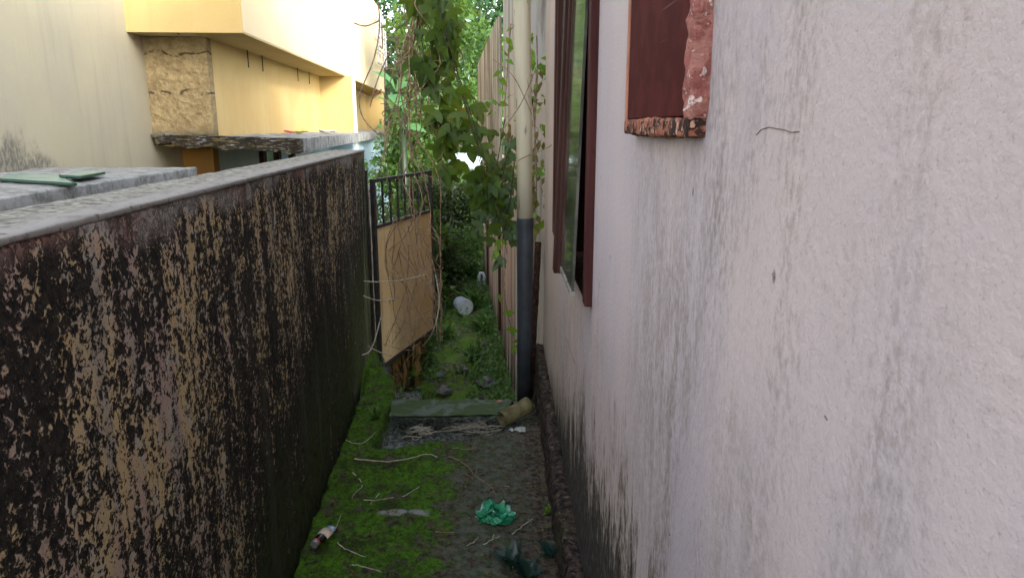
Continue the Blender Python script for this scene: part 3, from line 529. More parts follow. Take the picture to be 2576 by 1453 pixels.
# terrace edge below the gate
b = MB(); poly = [(-1.05, 4.98), (-.76, 5.66), (-1.12, 9.9), (-1.75, 9.9), (-1.75, 4.98)]
def subdiv_prism(poly, z0, z1, st, amp, seed):
    bb = bmesh.new(); n = len(poly); v0 = [bb.verts.new((*p, z0)) for p in poly]; v1 = [bb.verts.new((*p, z1)) for p in poly]
    bb.faces.new(v0[::-1]); bb.faces.new(v1); [bb.faces.new((v0[i], v0[(i + 1) % n], v1[(i + 1) % n], v1[i])) for i in range(n)]
    bmesh.ops.triangulate(bb, faces=bb.faces[:])
    for _ in range(9):
        lg = [e for e in bb.edges if e.calc_length() > st * 1.6]
        if not lg or len(bb.faces) > 30000: break
        bmesh.ops.subdivide_edges(bb, edges=lg, cuts=1); bmesh.ops.triangulate(bb, faces=[f for f in bb.faces if len(f.verts) > 3])
    bb.normal_update()
    for v in bb.verts: v.co += v.normal * mn.fractal(v.co * 11 + Vector((seed, 0, 0)), 1, 2, 3) * amp
    return bb
b.bm(subdiv_prism(poly, -.75, -.15, .06, .025, 3)); single(b, 'retaining_wall', K['retain'], 'crumbling ochre retaining wall under the open gate', 'wall')
b = MB(); b.rough(-1.5, -1.15, 5.9, 6.1, -.15, 1.12, .06, .012, 8, .015, 6); single(b, 'garden_wall', K['oldwall'], 'short weathered grey wall stub seen through the gate bars', 'wall')

# ------------------------------------------------------------------ second house along the lower path (right)
q0, q1 = Vector((.10, 4.4, -.6)), Vector((-.43, 10.3, -.6)); sa = math.atan2(-(q1 - q0).x, (q1 - q0).y); sl = (q1 - q0).length
h2 = empty('neighbour_house', q0, sa, 'streaked pink plaster house lining the lower path behind the drainpipe', 'house')
b = MB(); b.box(0, 3, .75, 1.95, -.2, 3.55); b.box(.004, 3, 1.95, sl, -.2, 1.80); b.build('wall', K['wall2'], h2)
for y, hh_, wd in ((2.35, 1.65, .07), (4.4, 1.9, .10)): MB().box(-.02, .05, y, y + wd, .25, .25 + hh_).build('door_frame', K['redwood'], h2)
b = MB(); n = 300; yb0, yb1 = 1.96, sl + .1
vs = []
for i in range(n + 1):
    y = yb0 + (yb1 - yb0) * i / n; x = -.03 + .016 * math.sin(i * 2 * math.pi / 8); top = 3.10 - .08 * (y - yb0) / (yb1 - yb0); vs += [(x, y, 1.87), (x, y, top)]
b.add(vs, [(2 * i, 2 * i + 1, 2 * i + 3, 2 * i + 2) for i in range(n)]); ob = b.build('corrugated_sheet', K['corr'], h2); md = ob.modifiers.new('thickness', 'SOLIDIFY'); md.thickness = .006
MB().box(-.05, .06, 1.96, sl, 1.80, 1.87).build('beam', K['brown'], h2)
P = at(1211, 690, 9.4); b = MB(); b.tube([P + Vector((-.03, 0, -.42)), P + Vector((-.03, 0, -.02)), P + Vector((-.015, 0, .02)), P + Vector((.02, 0, .02)), P + Vector((.035, 0, -.02)), P + Vector((.035, 0, -.42))], .022, 10); single(b, 'vent_pipe', K['bucketlid'], 'bent white plastic pipe standing at the foot of the neighbour house wall', 'pipe', smooth=True)

# ------------------------------------------------------------------ litter
def bucket():
    c = atz(1163, 796, -.5); c = Vector((-.565, 7.95, -.40)); ax = Vector((.35, -.9, -.02)).normalized(); r = empty('bucket', (c.x, c.y, c.z - .1), 0, 'pale grey plastic bucket lying on its side on the lower path', 'bucket'); mb = MB(r.location)
    L = .2; prof = [(-.1, .082), (-.085, .084), (.06, .092), (.075, .099), (.085, .099), (.1, .094)]
    mb.tube([c + ax * (L * .0 + s) for s, _ in prof], [q for _, q in prof], 28); mb.build('body', K['bucket'], r, smooth=False)
    mb = MB(r.location); mb.tube([c + ax * .101, c + ax * .106, c + ax * .107], [.090, .088, .07], 28); mb.build('lid', K['bucketlid'], r)
bucket()
def bottle():
    a = atz(790, 1368, .035); c = atz(838, 1322, .035); ax = (c - a).normalized(); ln = (c - a).length; r = empty('drink_bottle', (a.x, a.y, zp(a.x, a.y)), 0, 'crushed cola bottle with red neck ring and torn orange label on the moss edge', 'bottle')
    s = ln / .15
    def squash(mb, amt=.7):
        vs = []
        for v in mb.v:
            p = Vector(v); t = (p - a).dot(ax); cc = a + ax * t; dd = p - cc; k = sst(.02 * s, .06 * s, t); dd.z *= 1 - .45 * k * amt; dd += Vector((0, 0, .006 * k * mn.noise(p * 30))); vs.append(tuple(cc + dd))
        mb.v = vs; return mb
    def pr(l): return [a + ax * (t * s) for t, _ in l], [q * s * 1.0 for _, q in l]
    mb = MB(r.location); mb.tube(*pr([(.012, .013), (.02, .013), (.035, .020), (.05, .027), (.06, .028)]), 20); squash(mb).build('body', K['cola'], r, smooth=True)
    mb = MB(r.location); mb.tube(*pr([(.058, .0285), (.08, .0295), (.105, .0290)]), 20); squash(mb).build('wrap', K['label'], r, smooth=True)
    mb = MB(r.location); mb.tube(*pr([(.104, .028), (.125, .027), (.14, .022), (.148, .012)]), 20); squash(mb, 1.3).build('crushed_end', K['clear'], r, smooth=True)
    mb = MB(r.location); mb.tube(*pr([(-.002, .0165), (.013, .0168)]), 20); mb.build('cap', K['metal'], r, smooth=False)
    mb = MB(r.location); mb.tube(*pr([(.013, .0178), (.0195, .0185)]), 20); mb.build('neck_ring', K['red'], r)
bottle()
def bag():
    c = atz(1246, 1288, .03); mb = MB()
    for k, (sx, sy, z0, rot, sd_) in enumerate(((.082, .052, .006, .1, 1), (.084, .05, .024, -.15, 4), (.066, .044, .042, .3, 8), (.04, .03, .058, -.4, 12))):
        n = 34; vs = []
        for j in range(n + 1):
            for i in range(n + 1):
                a, b_ = 2 * i / n - 1, 2 * j / n - 1; rr = math.sqrt(a * a + b_ * b_); th = math.atan2(b_, a); e = .75 + .25 * mn.noise(Vector((math.cos(th) * 2, math.sin(th) * 2, sd_)))
                m_ = max(abs(a), abs(b_)); f_ = (m_ / rr if rr > 0 else 1) * (.55 + .45 * e); X, Y = a * f_ * sx * 1.15, b_ * f_ * sy * 1.15
                q = Vector((a * 1.5, b_ * 1.5, sd_)); z = .024 * mn.noise(q) + .018 * abs(mn.noise(q * 2.6)) + .012 * rr * math.sin(th * 3 + sd_)
                vs.append((c.x + X * math.cos(rot) - Y * math.sin(rot), c.y + X * math.sin(rot) + Y * math.cos(rot), max(.004, z0 + z) + zp(c.x, c.y)))
        mb.add(vs, [(j * (n + 1) + i, j * (n + 1) + i + 1, (j + 1) * (n + 1) + i + 1, (j + 1) * (n + 1) + i) for j in range(n) for i in range(n)])
    ob = single(mb, 'plastic_bag', K['bag'], 'crumpled green plastic bag lying on the dirt side of the path', 'bag'); md = ob.modifiers.new('thickness', 'SOLIDIFY'); md.thickness = .0012
bag()
def rag(px, py, sx, sy, label, sd_, h=.02):
    c = atz(px, py, 0); mb = MB(); vs, fs = grid(c.x - sx, c.x + sx, c.y - sy, c.y + sy, .006, lambda X, Y: zp(X, Y) + .008 + h * abs(mn.noise(Vector((X * 30, Y * 30, sd_)))) * (1 - .5 * abs(X - c.x) / sx)); mb.add(vs, fs)
    keep = [f for f in mb.f if mn.noise(Vector(mb.v[f[0]]) * 14 + Vector((0, 0, sd_))) > -.25]; mb.f = keep
    ob = single(mb, 'paper_scrap', K['paper'], label, 'litter'); ob.modifiers.new('thickness', 'SOLIDIFY').thickness = .002
rag(1296, 1086, .055, .035, 'torn whitish wrapper lying right of the drainpipe outlet', 2); rag(1308, 1058, .02, .03, 'small white paper tucked behind the drainpipe outlet', 5)
rag(1060, 1108, .03, .02, 'dull grey plastic scrap under the twig pile at the recess edge', 9, .012); rag(1504, 1530, .02, .02, 'pale paper scrap at the plinth', 11) if False else None

# ------------------------------------------------------------------ twigs
def gp(px, py, lift=.006):
    p = atz(px, py, 0); z = zp(p.x, p.y); p = atz(px, py, z); return Vector((p.x, p.y, zp(p.x, p.y) + lift))
def smooth_pts(P, n=4):
    out = []; P = [Vector(p) for p in P]
    for i in range(len(P) - 1):
        p0, p1, p2, p3 = P[max(i - 1, 0)], P[i], P[i + 1], P[min(i + 2, len(P) - 1)]
        for k in range(n):
            t = k / n; out.append(.5 * ((2 * p1) + (-p0 + p2) * t + (2 * p0 - 5 * p1 + 4 * p2 - p3) * t * t + (-p0 + 3 * p1 - 3 * p2 + p3) * t ** 3))
    return out + [P[-1]]
def twig(pxs, r, label, mat='twig', lift=.006, branches=()):
    mb = MB(); pts = [p + Vector((random.gauss(0, .0018), random.gauss(0, .0018), random.gauss(0, .001))) for p in smooth_pts([gp(x, y, lift) for x, y in pxs])]; mb.tube(pts, [r * .78 * (1 - .5 * i / len(pts)) * random.uniform(.8, 1.2) for i in range(len(pts))], 6)
    for br in branches: mb.tube(smooth_pts([gp(x, y, lift) for x, y in br]), r * .6, 5)
    single(mb, 'twig', K[mat], label, 'twig', 'dry twigs lying on the path')
twig([(893, 1166), (960, 1169), (1020, 1163), (1075, 1150), (1100, 1158)], .004, 'long pale twig lying across the moss in front of the recess', lift=.02)
twig([(888, 1192), (905, 1203), (912, 1222), (897, 1238), (886, 1257)], .004, 'whitish hooked twig on the moss at the left edge of the path')
twig([(915, 1260), (970, 1258), (1020, 1246), (1055, 1228)], .003, 'thin curved twig crossed by a shorter one in the middle of the moss', branches=[[(932, 1270), (955, 1243)]])
twig([(1130, 1150), (1175, 1172), (1195, 1200), (1230, 1222), (1250, 1250)], .003, 'dark forked twig running down towards the green bag', 'vine', branches=[[(1170, 1192), (1190, 1205)], [(1195, 1200), (1200, 1180)], [(1225, 1220), (1282, 1226)]])
twig([(848, 1368), (862, 1380), (890, 1390), (918, 1402)], .0032, 'short bent twig lying just right of the bottle')
twig([(842, 1345), (848, 1325), (858, 1303)], .003, 'small pale twig standing at the crushed end of the bottle', lift=.02)
twig([(870, 1112), (885, 1120), (915, 1117), (945, 1103)], .003, 'curved grey twig on the mossy kerb left of the recess', lift=.012)
twig([(1175, 1375), (1195, 1363), (1205, 1352)], .003, 'tiny twig on the dirt below the green bag'); twig([(1215, 1372), (1240, 1358), (1260, 1352)], .0025, 'thin grey twig between the green bag and the dark leaves', branches=[[(1238, 1360), (1243, 1345)]])
twig([(1290, 1345), (1315, 1325), (1340, 1305)], .003, 'straight pale twig right of the green bag'); twig([(1095, 1338), (1140, 1342)], .003, 'dark straight twig at the right end of the grey mortar streak', 'vine')
twig([(885, 1415), (920, 1432), (960, 1440)], .003, 'greyish twig near the bottom edge of the moss'); twig([(1140, 1130), (1180, 1132), (1205, 1122)], .0025, 'dark thin twig on the bare concrete behind the forked one', 'vine')
def pile(px, py, sx, sy, n, r, label, seed, up=.045):
    rr = random.Random(seed); mb = MB(); c = gp(px, py)
    for i in range(n):
        a = rr.gauss(.15, .45) + (math.pi if rr.random() < .5 else 0); L = rr.uniform(.05, .16) * sx / .12; p = c + Vector((rr.gauss(0, sx * .45), rr.gauss(0, sy * .45), rr.uniform(.0, up))); d_ = Vector((math.cos(a), math.sin(a) * .7, rr.uniform(-.1, .25))) * L
        b_ = Vector((rr.gauss(0, .012), rr.gauss(0, .012), rr.gauss(0, .008))); pts = [p - d_ * .5, p + b_, p + d_ * .5]
        pts = [Vector((q.x, q.y, max(q.z, zp(q.x, q.y) + .004))) for q in pts]; mb.tube(smooth_pts(pts, 3), r * rr.uniform(.6, 1.1), 5)
    single(mb, 'twig_pile', K['twig'], label, 'twigs')
pile(1190, 1088, 0.15, .05, 40, .0034, 'wide heap of thin dry twigs washed up left of the drainpipe outlet', 3); pile(1060, 1102, 0.08, .06, 24, .0034, 'small tangle of dry twigs at the left of the recess', 5, .05)

# ------------------------------------------------------------------ moss, weeds, small plants
n = 26000; X = rng.uniform(-1.05, .05, n); Y = rng.uniform(1.6, 5.0, n); V_ = latv(X, Y)
m_ = (V_ > -.64) & ((X < -.30 + rng.normal(0, .10, n))) ; X, Y = X[m_], Y[m_]
keep = np.array([mn.fractal(Vector((x * 7, y * 7, 2)), 1, 2, 3) > -.12 for x, y in zip(X, Y)]); X, Y = X[keep], Y[keep]
Z = np.array([zp(x, y) for x, y in zip(X, Y)]); k = Z > -.06; X, Y, Z = X[k], Y[k], Z[k]
P = np.stack([X, Y, Z - .002], 1); tag(leaves('moss', K['mossleaf'], None, P, rdir(len(P), .9), rdir(len(P)), rng.uniform(.005, .013, len(P)), T_OVAL), kind='stuff')
def weeds(name, n, xr, yr, fz, size, mat, dens, label=None):
    X = rng.uniform(*xr, n); Y = rng.uniform(*yr, n); k = np.array([mn.fractal(Vector((x * 3, y * 3, dens[1])), 1, 2, 3) > dens[0] for x, y in zip(X, Y)]); X, Y = X[k], Y[k]
    Z = np.array([fz(x, y) for x, y in zip(X, Y)]); h = rng.uniform(0, 1, len(X)) ** 2 * .12; P = np.stack([X, Y, Z + h], 1)
    o_ = leaves(name, mat, None, P, rdir(len(P), .5), rdir(len(P), 1.2), rng.uniform(*size, len(P)), T_OVAL); tag(o_, label, None, None, 'stuff'); return o_
weeds('ground_cover', 16000, (-1.2, .05), (5.0, 13.5), zl, (.02, .055), K['leafW'], (-.06, 4)); weeds('ground_cover', 3500, (-.35, .1), (5.0, 10.5), zl, (.02, .06), K['leafW'], (-.3, 9)); weeds('ground_cover', 3000, (-1.15, -.75), (5.6, 10.5), zl, (.02, .06), K['leafD'], (-.3, 12))
def tuft(c, n, h, mat, name, label, cat, T=T_BLADE, spread=.6, group=None, wid=1.0):
    P = np.repeat(np.array([tuple(c)]), n, 0) + rng.normal(0, h * .06, (n, 3)) * [1, 1, 0]; A = rdir(n, 0); A[:, 2] = np.abs(A[:, 2]) + (1 - spread); T2 = (T[0] * [wid, 1, 1], T[1])
    N = np.tile([0, 0, 1.0], (n, 1)) + rng.normal(0, .2, (n, 3)); o_ = leaves(name, mat, None, P, A, N, rng.uniform(.6, 1.1, n) * h, T2, origin=tuple(c)); return tag(o_, label, cat, group)
for i, (px, py, h, lb) in enumerate(((1195, 770, .32, 'green fern beside the neighbour house wall, right of the bucket'), (1150, 695, .45, 'tall grassy clump at the far end of the lower path'), (1188, 905, .22, 'fern growing by the stones on the lower path'), (1120, 850, .2, 'low fern left on the lower path under the gate edge'), (1215, 830, .25, 'fern at the wall foot nearer than the bucket'))):
    p = atz(px, py, -.48); tuft(p, 44, h, K['leafW'], 'fern', lb, 'fern', T_BLADE, .75, 'ferns on the lower path', 1.6)
n = 900; X = rng.uniform(-.85, .2, n); Y = rng.uniform(1.7, 5.0, n); kk = (latv(X, Y) > -.62) & (rng.random(n) < np.where(X > -.25, 1, .35)); X, Y = X[kk], Y[kk]
P = np.array([(x, y, zp(x, y) + .003) for x, y in zip(X, Y)]); N = rng.normal(0, .25, (len(P), 3)) + [0, 0, 1]; A = rdir(len(P)); A[:, 2] *= .15; tag(leaves('leaf_litter', K['leafdry'], None, P, A, N, rng.uniform(.006, .022, len(P)), T_OVAL), kind='stuff')
for px, py, n, h, lb in ((1290, 1425, 22, .10, 'dark blue green leafy weed at the bottom of the path below the bag'), (1395, 1400, 12, .085, 'dark weed against the plinth at the bottom of the path'), (1330, 1452, 18, .085, 'dark leafy weed cut by the bottom edge between two others')):
    p = gp(px, py, 0); tuft(p, n, h, K['leafK'], 'weed', lb, 'plant', (T_OVAL[0] * [.75, 1, 1], T_OVAL[1]), .8)
p = gp(1380, 1290, 0); tuft(p, 8, .045, K['leafB'], 'weed', 'tiny bright green star shaped seedling beside the plinth', 'plant', T_OVAL, .9)
p = gp(945, 1055, 0); tuft(p, 50, .10, K['leafW'], 'grass_tuft', 'tuft of thin grass at the left end of the step slab', 'grass', T_BLADE, .5, None, .7)
p = gp(1283, 1000, 0); p = at(1268, 985, 4.5); tuft(Vector((p.x, p.y, -.42)), 16, .2, K['leafW'], 'weed', 'leafy weed growing behind the slab at the drainpipe', 'plant', T_OVAL, .6)
p = at(1035, 935, 5.5); tuft(Vector((p.x, p.y, p.z - .03)), 9, .09, K['leafB'], 'weed', 'small green sprout growing from the ochre retaining wall', 'plant', T_OVAL, .8)
def stone(px, py, s, label, seed, mat='stone'):
    p = atz(px, py, -.48); bb = bmesh.new(); bmesh.ops.create_icosphere(bb, subdivisions=3, radius=1)
    for v in bb.verts: d = 1 + .45 * mn.fractal(v.co * 1.3 + Vector((seed, 0, 0)), 1, 2, 3); v.co = Vector((v.co.x * s * d, v.co.y * s * d * 1.1, v.co.z * s * .6 * d)) + Vector((p.x, p.y, -.47))
    mb = MB(); mb.bm(bb); single(mb, 'stone', K[mat], label, 'stone', 'stones on the lower path')
for i, (px, py, s, lb) in enumerate(((1225, 965, .085, 'dark square stone beside the neighbour wall, nearest the slab'), (1118, 985, .06, 'pale flat stone in the middle of the lower path just past the slab'), (1160, 930, .06, 'grey stone among moss in front of the ferns'), (1110, 945, .045, 'small grey stone near the retaining wall'), (1195, 900, .06, 'light stone at the right foot of the lower path'))): stone(px, py, s, lb, i * 3.7)
p = atz(1122, 757, -.48); b = MB(); b.add([p + Vector(q) for q in ((-.10, 0, .02), (.0, -.05, .05), (.11, .02, .10), (.0, .06, .03))], [(0, 1, 2, 3)]); ob = single(b, 'dead_leaf', K['edge'], 'reddish dead leaf lying left of the bucket', 'leaf'); ob.modifiers.new('thickness', 'SOLIDIFY').thickness = .004
p = gp(1255, 1006, .04); b = MB(); p = atz(1256, 1010, .04); b.add([p + Vector(q) for q in ((-.02, 0, .0), (.0, -.012, .006), (.022, .004, .004), (.0, .014, .010))], [(0, 1, 2, 3)]); ob = single(b, 'dead_leaf', K['edge'], 'small brown dead leaf lying on the step slab', 'leaf'); ob.modifiers.new('thickness', 'SOLIDIFY').thickness = .003

# ------------------------------------------------------------------ hanging vines
def vine(label, stems, n_leaf, size, mat, smat, name='hanging_vine', droop=.9, spread=.05, depth=None, T=T_LOBE, r=.004, jitter=.0, face=.75):
    S_ = [smooth_pts([at(*q) for q in st], 5) for st in stems]; base = min((p for s in S_ for p in s), key=lambda p: p.z); rt = empty(name, base, 0, label, 'vine'); mb = MB(base)
    for s in S_: mb.tube(s, [r * (1 - .4 * i / len(s)) for i in range(len(s))], 5)
    mb.build('stem', K[smat], rt); allp = np.array([tuple(p) for s in S_ for p in s]); idx = rng.integers(0, len(allp), n_leaf)
    P = allp[idx] + rng.normal(0, spread, (n_leaf, 3)) * [1, .8, .8]; A = rdir(n_leaf) * .75; A[:, 2] -= droop; N = rng.normal(0, .45, (n_leaf, 3)) + np.array([-.15, -face, .45])
    leaves('foliage', K[mat], rt, P, A, N, rng.uniform(*size, n_leaf), T, origin=tuple(base)); return rt
Yv = 4.75
vine('dense dark vine with big lobed leaves hanging at the middle of the alley', [[(1030, -60, Yv), (1050, 40, Yv), (1065, 130, Yv), (1072, 185, Yv)], [(1085, -60, Yv), (1110, 50, Yv), (1140, 85, Yv), (1118, 125, Yv)], [(1060, 150, 4.7), (1090, 220, 4.7), (1110, 290, 4.7), (1120, 340, 4.7)], [(1105, 280, 4.8), (1130, 340, 4.8), (1150, 395, 4.8), (1112, 418, 4.8)], [(1130, 90, 4.8), (1095, 200, 4.8), (1118, 240, 4.8)]], 72, (.085, .155), 'leafA', 'stem', spread=.035, droop=1.2)
vine('leafy vine trailing from the centre down to the drainpipe', [[(1095, -60, 4.6), (1120, 100, 4.6), (1150, 200, 4.6), (1180, 300, 4.55), (1225, 450, 4.5), (1262, 560, 4.45), (1275, 640, 4.4)], [(1103, -60, 4.62), (1128, 100, 4.62), (1160, 210, 4.6), (1195, 320, 4.55), (1240, 460, 4.5)], [(1098, -40, 4.64), (1140, 150, 4.6), (1205, 380, 4.5), (1215, 480, 4.5)]], 26, (.06, .12), 'leafA', 'stem', spread=.04, droop=1.2)
vine('cluster of big dark leaves at the lower end of the hanging stems', [[(1200, 460, 4.5), (1215, 500, 4.5), (1240, 480, 4.5)], [(1240, 480, 4.5), (1205, 400, 4.55), (1200, 310, 4.6), (1205, 270, 4.6)]], 18, (.09, .14), 'leafA', 'stem', spread=.03, droop=1.4)
vine('grey green lobed leaves hanging in front of the neighbour house wall', [[(1290, 340, 4.7), (1265, 440, 4.7), (1250, 540, 4.7), (1212, 600, 4.7)], [(1295, 400, 4.6), (1280, 520, 4.6), (1255, 640, 4.6)], [(1270, 300, 5.0), (1250, 420, 5.0), (1240, 540, 5.0)], [(1240, 380, 4.9), (1225, 450, 4.9), (1230, 520, 4.9)]], 66, (.065, .115), 'leafV', 'stem', spread=.07)
vine('bright green vine leaves climbing behind the drainpipe', [[(1350, 90, 4.5), (1352, 200, 4.5), (1345, 350, 4.5), (1350, 480, 4.5)], [(1285, 60, 4.7), (1278, 150, 4.7), (1268, 260, 4.7), (1240, 250, 4.7)], [(1340, 250, 4.6), (1350, 420, 4.6), (1345, 560, 4.6)]], 80, (.05, .10), 'leafB', 'vine', droop=.35, spread=.045, face=.5, T=T_OVAL)
vine('withered brown vine leaves hanging on both sides of the drainpipe', [[(1350, 180, 4.55), (1345, 300, 4.55), (1350, 450, 4.55), (1340, 560, 4.55)], [(1285, 330, 4.8), (1280, 420, 4.8), (1290, 520, 4.8)]], 90, (.045, .085), 'leafdry', 'vine', droop=1.4, spread=.035, T=T_OVAL)
vine('thin shoot with few leaves hanging left of the grey pipe', [[(1260, 600, 4.5), (1268, 680, 4.45), (1272, 760, 4.4), (1292, 850, 4.7), (1303, 905, 4.2)]], 8, (.05, .08), 'leafB', 'vine', spread=.02)
# dry vine tangle over the gate and house end
rr = random.Random(11)
def dry(label, starts, n, seed, r=.0045, name='dry_vine', sub=2, wob=14, y_to=900):
    rr = random.Random(seed); st = []
    for i in range(n):
        x, y, Y = starts(rr); pts = [(x, y, Y)]; a = rr.uniform(-.25, .25)
        L = rr.randint(5, 10)
        for k in range(L):
            a = a * .7 + rr.gauss(0, .35); x = min(1108, max(968, x + math.sin(a) * 55 + rr.gauss(0, wob * .4))); y += math.cos(a) * rr.uniform(40, 85); Y += rr.gauss(0, .04)
            if y > y_to: break
            pts.append((x, y, Y))
            if rr.random() < .5 * sub:
                b_ = [(x, y, Y)]; aa = rr.choice((-1, 1)) * rr.uniform(.6, 1.6); xx, yy = x, y
                for q in range(rr.randint(2, 4)): aa += rr.gauss(0, .4); xx = min(1112, max(960, xx + math.sin(aa) * rr.uniform(15, 35))); yy += math.cos(aa) * rr.uniform(15, 35); b_.append((xx, yy, Y + rr.gauss(0, .04)))
                st.append((b_, .55))
        if len(pts) > 2: st.append((pts, 1))
    S_ = [(smooth_pts([at(*q) for q in s], 3), f) for s, f in st]; base = min((p for s, _ in S_ for p in s), key=lambda p: p.z); mb = MB()
    for s, f in S_: mb.tube(s, [r * f * (1.1 - .6 * i / len(s)) for i in range(len(s))], 5)
    single(mb, name, K['vine'], label, 'vine')
dry('bundle of bare brown vines hanging from above onto the gate', lambda q: (q.uniform(1020, 1085), q.uniform(-60, 150), q.uniform(4.75, 4.95)), 19, 3, .0048, sub=.45)
dry('tangle of dry vine stems draped over the yellow gate panel', lambda q: (q.uniform(985, 1080), q.uniform(430, 640), q.uniform(4.85, 5.3)), 20, 8, .0042, y_to=890, sub=.7)
b = MB()
for pl in ([(865, 700, 4.6), (930, 708, 4.7), (1000, 706, 4.75), (1070, 690, 4.8)], [(850, 872, 4.4), (870, 892, 4.4), (905, 893, 4.45), (935, 875, 4.5), (960, 790, 4.6)], [(905, 740, 4.6), (950, 755, 4.7), (1000, 750, 4.8)], [(925, 870, 4.5), (955, 885, 4.6), (985, 895, 4.7)], [(1095, 690, 4.7), (1105, 760, 4.7), (1090, 830, 4.7), (1065, 870, 5.1)]): b.tube(smooth_pts([at(*q) for q in pl], 4), .0045, 5)
single(b, 'dry_vine', K['twig'], 'pale bare vine runners sticking out sideways past the mouldy wall end', 'vine')
b = MB()
for pl in ([(945, -30, 4.7), (955, 60, 4.7), (940, 150, 4.7), (905, 240, 4.7), (915, 300, 4.7), (960, 345, 4.7)], [(890, 58, 4.7), (920, 66, 4.7), (955, 52, 4.7)], [(985, 120, 4.7), (950, 200, 4.7), (930, 270, 4.7)], [(960, 60, 4.7), (962, 120, 4.7), (955, 115, 4.7)], [(985, 300, 4.7), (970, 370, 4.7), (948, 450, 4.7)], [(900, 230, 4.7), (930, 245, 4.7), (960, 225, 4.7)]): b.tube(smooth_pts([at(*q) for q in pl], 4), .0045, 5)
single(b, 'dry_vine', K['vine'], 'bare dark twig hanging in front of the far corner of the yellow house', 'vine')
b = MB()
for pl in ([(1262, 330, 3.95), (1310, 262, 3.94), (1345, 180, 3.95)], [(1240, 150, 4.2), (1290, 190, 4.0), (1340, 290, 3.96)], [(1275, 420, 3.95), (1320, 395, 3.95), (1380, 370, 3.8), (1415, 335, 3.6)]): b.tube(smooth_pts([at(*q) for q in pl], 4), .0028, 5)
single(b, 'dry_vine', K['vine'], 'thin bare tendrils crossing in front of the cream drainpipe', 'vine')

# ------------------------------------------------------------------ trees, bushes and broad leaved plants behind
def crown(name, mat, par, base, clumps, per, cr, size, origin, T=T_OVAL):
    Cn = np.repeat(np.array(clumps), per, 0); n = len(Cn); d = rng.normal(0, 1, (n, 3)); d /= np.linalg.norm(d, axis=1)[:, None]; P = Cn + d * (cr * rng.uniform(.25, 1.05, n) ** .6)[:, None] * np.array([1, 1, .75])
    A = d * .6 + rdir(n) * .8; A[:, 2] -= .25; return leaves(name, mat, par, P, A, rdir(n, .9), rng.uniform(*size, n), T, origin=origin)
def tree(x, y, h, cw, label, mat, n_cl=46, per=150, size=(.12, .24), z0=-1.25, low=.25, cat='tree', cr=.6):
    rr = random.Random(int(x * 100 + y * 10)); base = Vector((x, y, z0)); rt = empty('tree', base, 0, label, cat, 'trees behind the alley'); mb = MB(base); tp = [base]
    for k in range(1, 6): tp.append(base + Vector((rr.gauss(0, .12) * k, rr.gauss(0, .12) * k, h * .16 * k)))
    mb.tube(tp, [.17, .14, .12, .10, .07, .04], 9); cl = []
    for i in range(n_cl):
        t = rr.uniform(low, 1); a = rr.uniform(0, 2 * math.pi); wr = cw * math.sin(math.pi * min(1, .18 + .78 * t)) * rr.uniform(.35, 1); q = base + Vector((math.cos(a) * wr, math.sin(a) * wr, h * t))
        if q.y < 20.5 and latv(q.x, q.y) < -1.0: continue
        cl.append(tuple(q))
        if i % 3 == 0:
            s = tp[min(5, max(1, int(t * 5)))]; m_ = (s + q) * .5 + Vector((0, 0, -.15)); mb.tube([s, m_, q], [.05, .03, .012], 5)
    mb.build('trunk', K['bark'], rt); crown('crown', K[mat], rt, base, cl, per, cr, size, tuple(base)); return rt
tree(-1.3, 15.2, 5.4, 1.8, 'dense green tree directly behind the hanging vine', 'leafT', 50, 170, (.09, .17))
tree(-.45, 18.2, 6.5, 2.1, 'taller tree right of the vine with sunlit loose foliage', 'leafT2', 48, 150, (.10, .2), low=.2)
tree(-3.2, 22.5, 8.0, 2.3, 'bluish green tree beside the far corner of the yellow house', 'leafT2', 50, 150, (.12, .22))
tree(1.4, 19, 6.0, 2.3, 'tree behind the corrugated sheet of the neighbour house', 'leafT', 40, 130, (.12, .24))
tree(-6.5, 24, 10.0, 3.2, 'tall tree farthest left behind the yellow house', 'leafT', 46, 130, (.18, .34)); tree(-1.8, 25, 6.6, 3.0, 'farthest tree straight down the alley', 'leafT2', 60, 140, (.18, .32), cr=.9)
def bush(px, Y, zc, sx, sz, label, mat, n_cl, per, size, z0=-.6, cr=.28):
    c = at(px, 600, Y); base = Vector((c.x, Y, z0)); rr = random.Random(int(px + Y * 7)); rt = empty('bush', base, 0, label, 'bush', 'bushes around the lower path'); cl = [(c.x + rr.gauss(0, sx * .5), Y + rr.gauss(0, sx * .4), z0 + .1 + abs(rr.random()) * sz) for _ in range(n_cl)]; mb = MB(base)
    for q in cl[::2]: mb.tube([base, (base + Vector(q)) * .5 + Vector((0, 0, .1)), Vector(q)], [.018, .012, .005], 5)
    mb.build('branches', K['bark'], rt); crown('foliage', K[mat], rt, base, cl, per, cr, size, tuple(base))
bush(1130, 11.6, 0, .5, 1.2, 'dark dense bush closing the end of the lower path', 'leafD', 48, 130, (.05, .10)); bush(1195, 11.9, 0, .5, 1.1, 'dark bush against the neighbour house at the end of the lower path', 'leafD', 44, 120, (.05, .10))
bush(1105, 8.9, 0, .28, 1.35, 'bluish bush behind the far edge of the gate', 'leafD', 34, 120, (.035, .075), cr=.2); bush(1035, 8.2, 0, .22, 1.15, 'leafy bush seen through the gate bars', 'leafT', 34, 110, (.05, .10), cr=.22); bush(1050, 14.2, 0, .7, 2.1, 'big green bush below the trees left of the vine', 'leafT', 60, 130, (.07, .14), cr=.4)
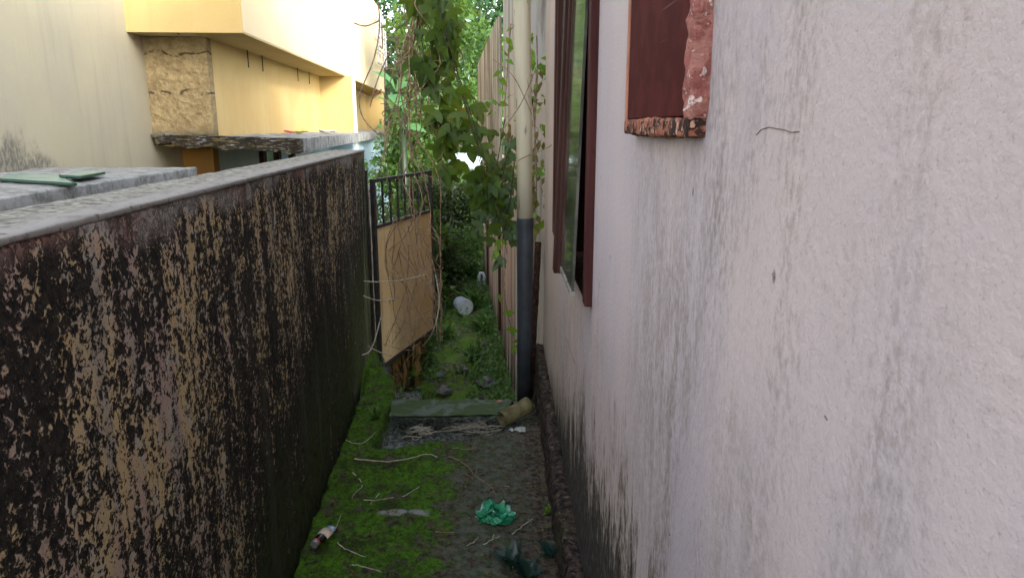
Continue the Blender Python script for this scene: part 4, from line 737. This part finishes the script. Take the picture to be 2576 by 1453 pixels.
bush(1160, 9.9, 0, .3, .7, 'low fern like bush left at the end of the lower path', 'leafW', 26, 110, (.03, .07), cr=.18)
T_BAN = (np.array([(-.03, 0, 0), (.03, 0, 0), (-.2, .3, .10), (0, .3, .02), (.2, .3, .10), (-.22, .65, .02), (0, .65, -.06), (.22, .65, .02), (0, 1, -.25)], float), [(0, 1, 4, 3), (0, 3, 2), (2, 3, 6, 5), (3, 4, 7, 6), (5, 6, 8), (6, 7, 8)])
def banana(px, Y, z, n, size, label, sd_):
    c = at(px, 300, Y); base = Vector((c.x, Y, -1.25)); rt = empty('banana_plant', base, 0, label, 'plant', 'broad leaved plants behind the yellow house'); mb = MB(base); top = Vector((c.x, Y, z)); mb.tube([base, (base + top) * .5, top], [.11, .09, .05], 10); mb.build('stem', K['leafD'], rt, smooth=True)
    A = rdir(n); A[:, 2] = rng.uniform(.1, .8, n); A[:, 1] -= .4; leaves('leaf_crown', K['leafBan'], rt, np.repeat([tuple(top)], n, 0) + rng.normal(0, .12, (n, 3)) * [1, 1, 3], A, np.tile([0, -.6, 1.0], (n, 1)), rng.uniform(.7, 1.1, n) * size, T_BAN, origin=tuple(base))
banana(1012, 12.5, 1.8, 9, .55, 'broad leaved plant with pale leaves tallest between the house corner and the vine', 1); banana(1000, 14.5, 1.0, 7, .55, 'shorter broad leaved plant right of the light blue wall', 2); banana(1215, 14.5, 1.3, 9, .7, 'broad leaved plant behind the pale blue form', 3)
# rounded pale blue form of unknown kind, half hidden by the leaves
c = at(1180, 408, 12.6); b = MB(); bb = bmesh.new(); bmesh.ops.create_uvsphere(bb, u_segments=32, v_segments=16, radius=1)
for v in bb.verts: e = lambda t, p_: math.copysign(abs(t) ** p_, t); v.co = Vector((e(v.co.x, .7) * .36, e(v.co.y, .7) * .5, e(v.co.z, .8) * .17)) + Vector((c.x, 12.6, c.z))
b.bm(bb); single(b, 'rounded_form', K['paleblue'], 'rounded pale blue form half hidden by leaves at the end of the alley', 'unidentified', smooth=True)
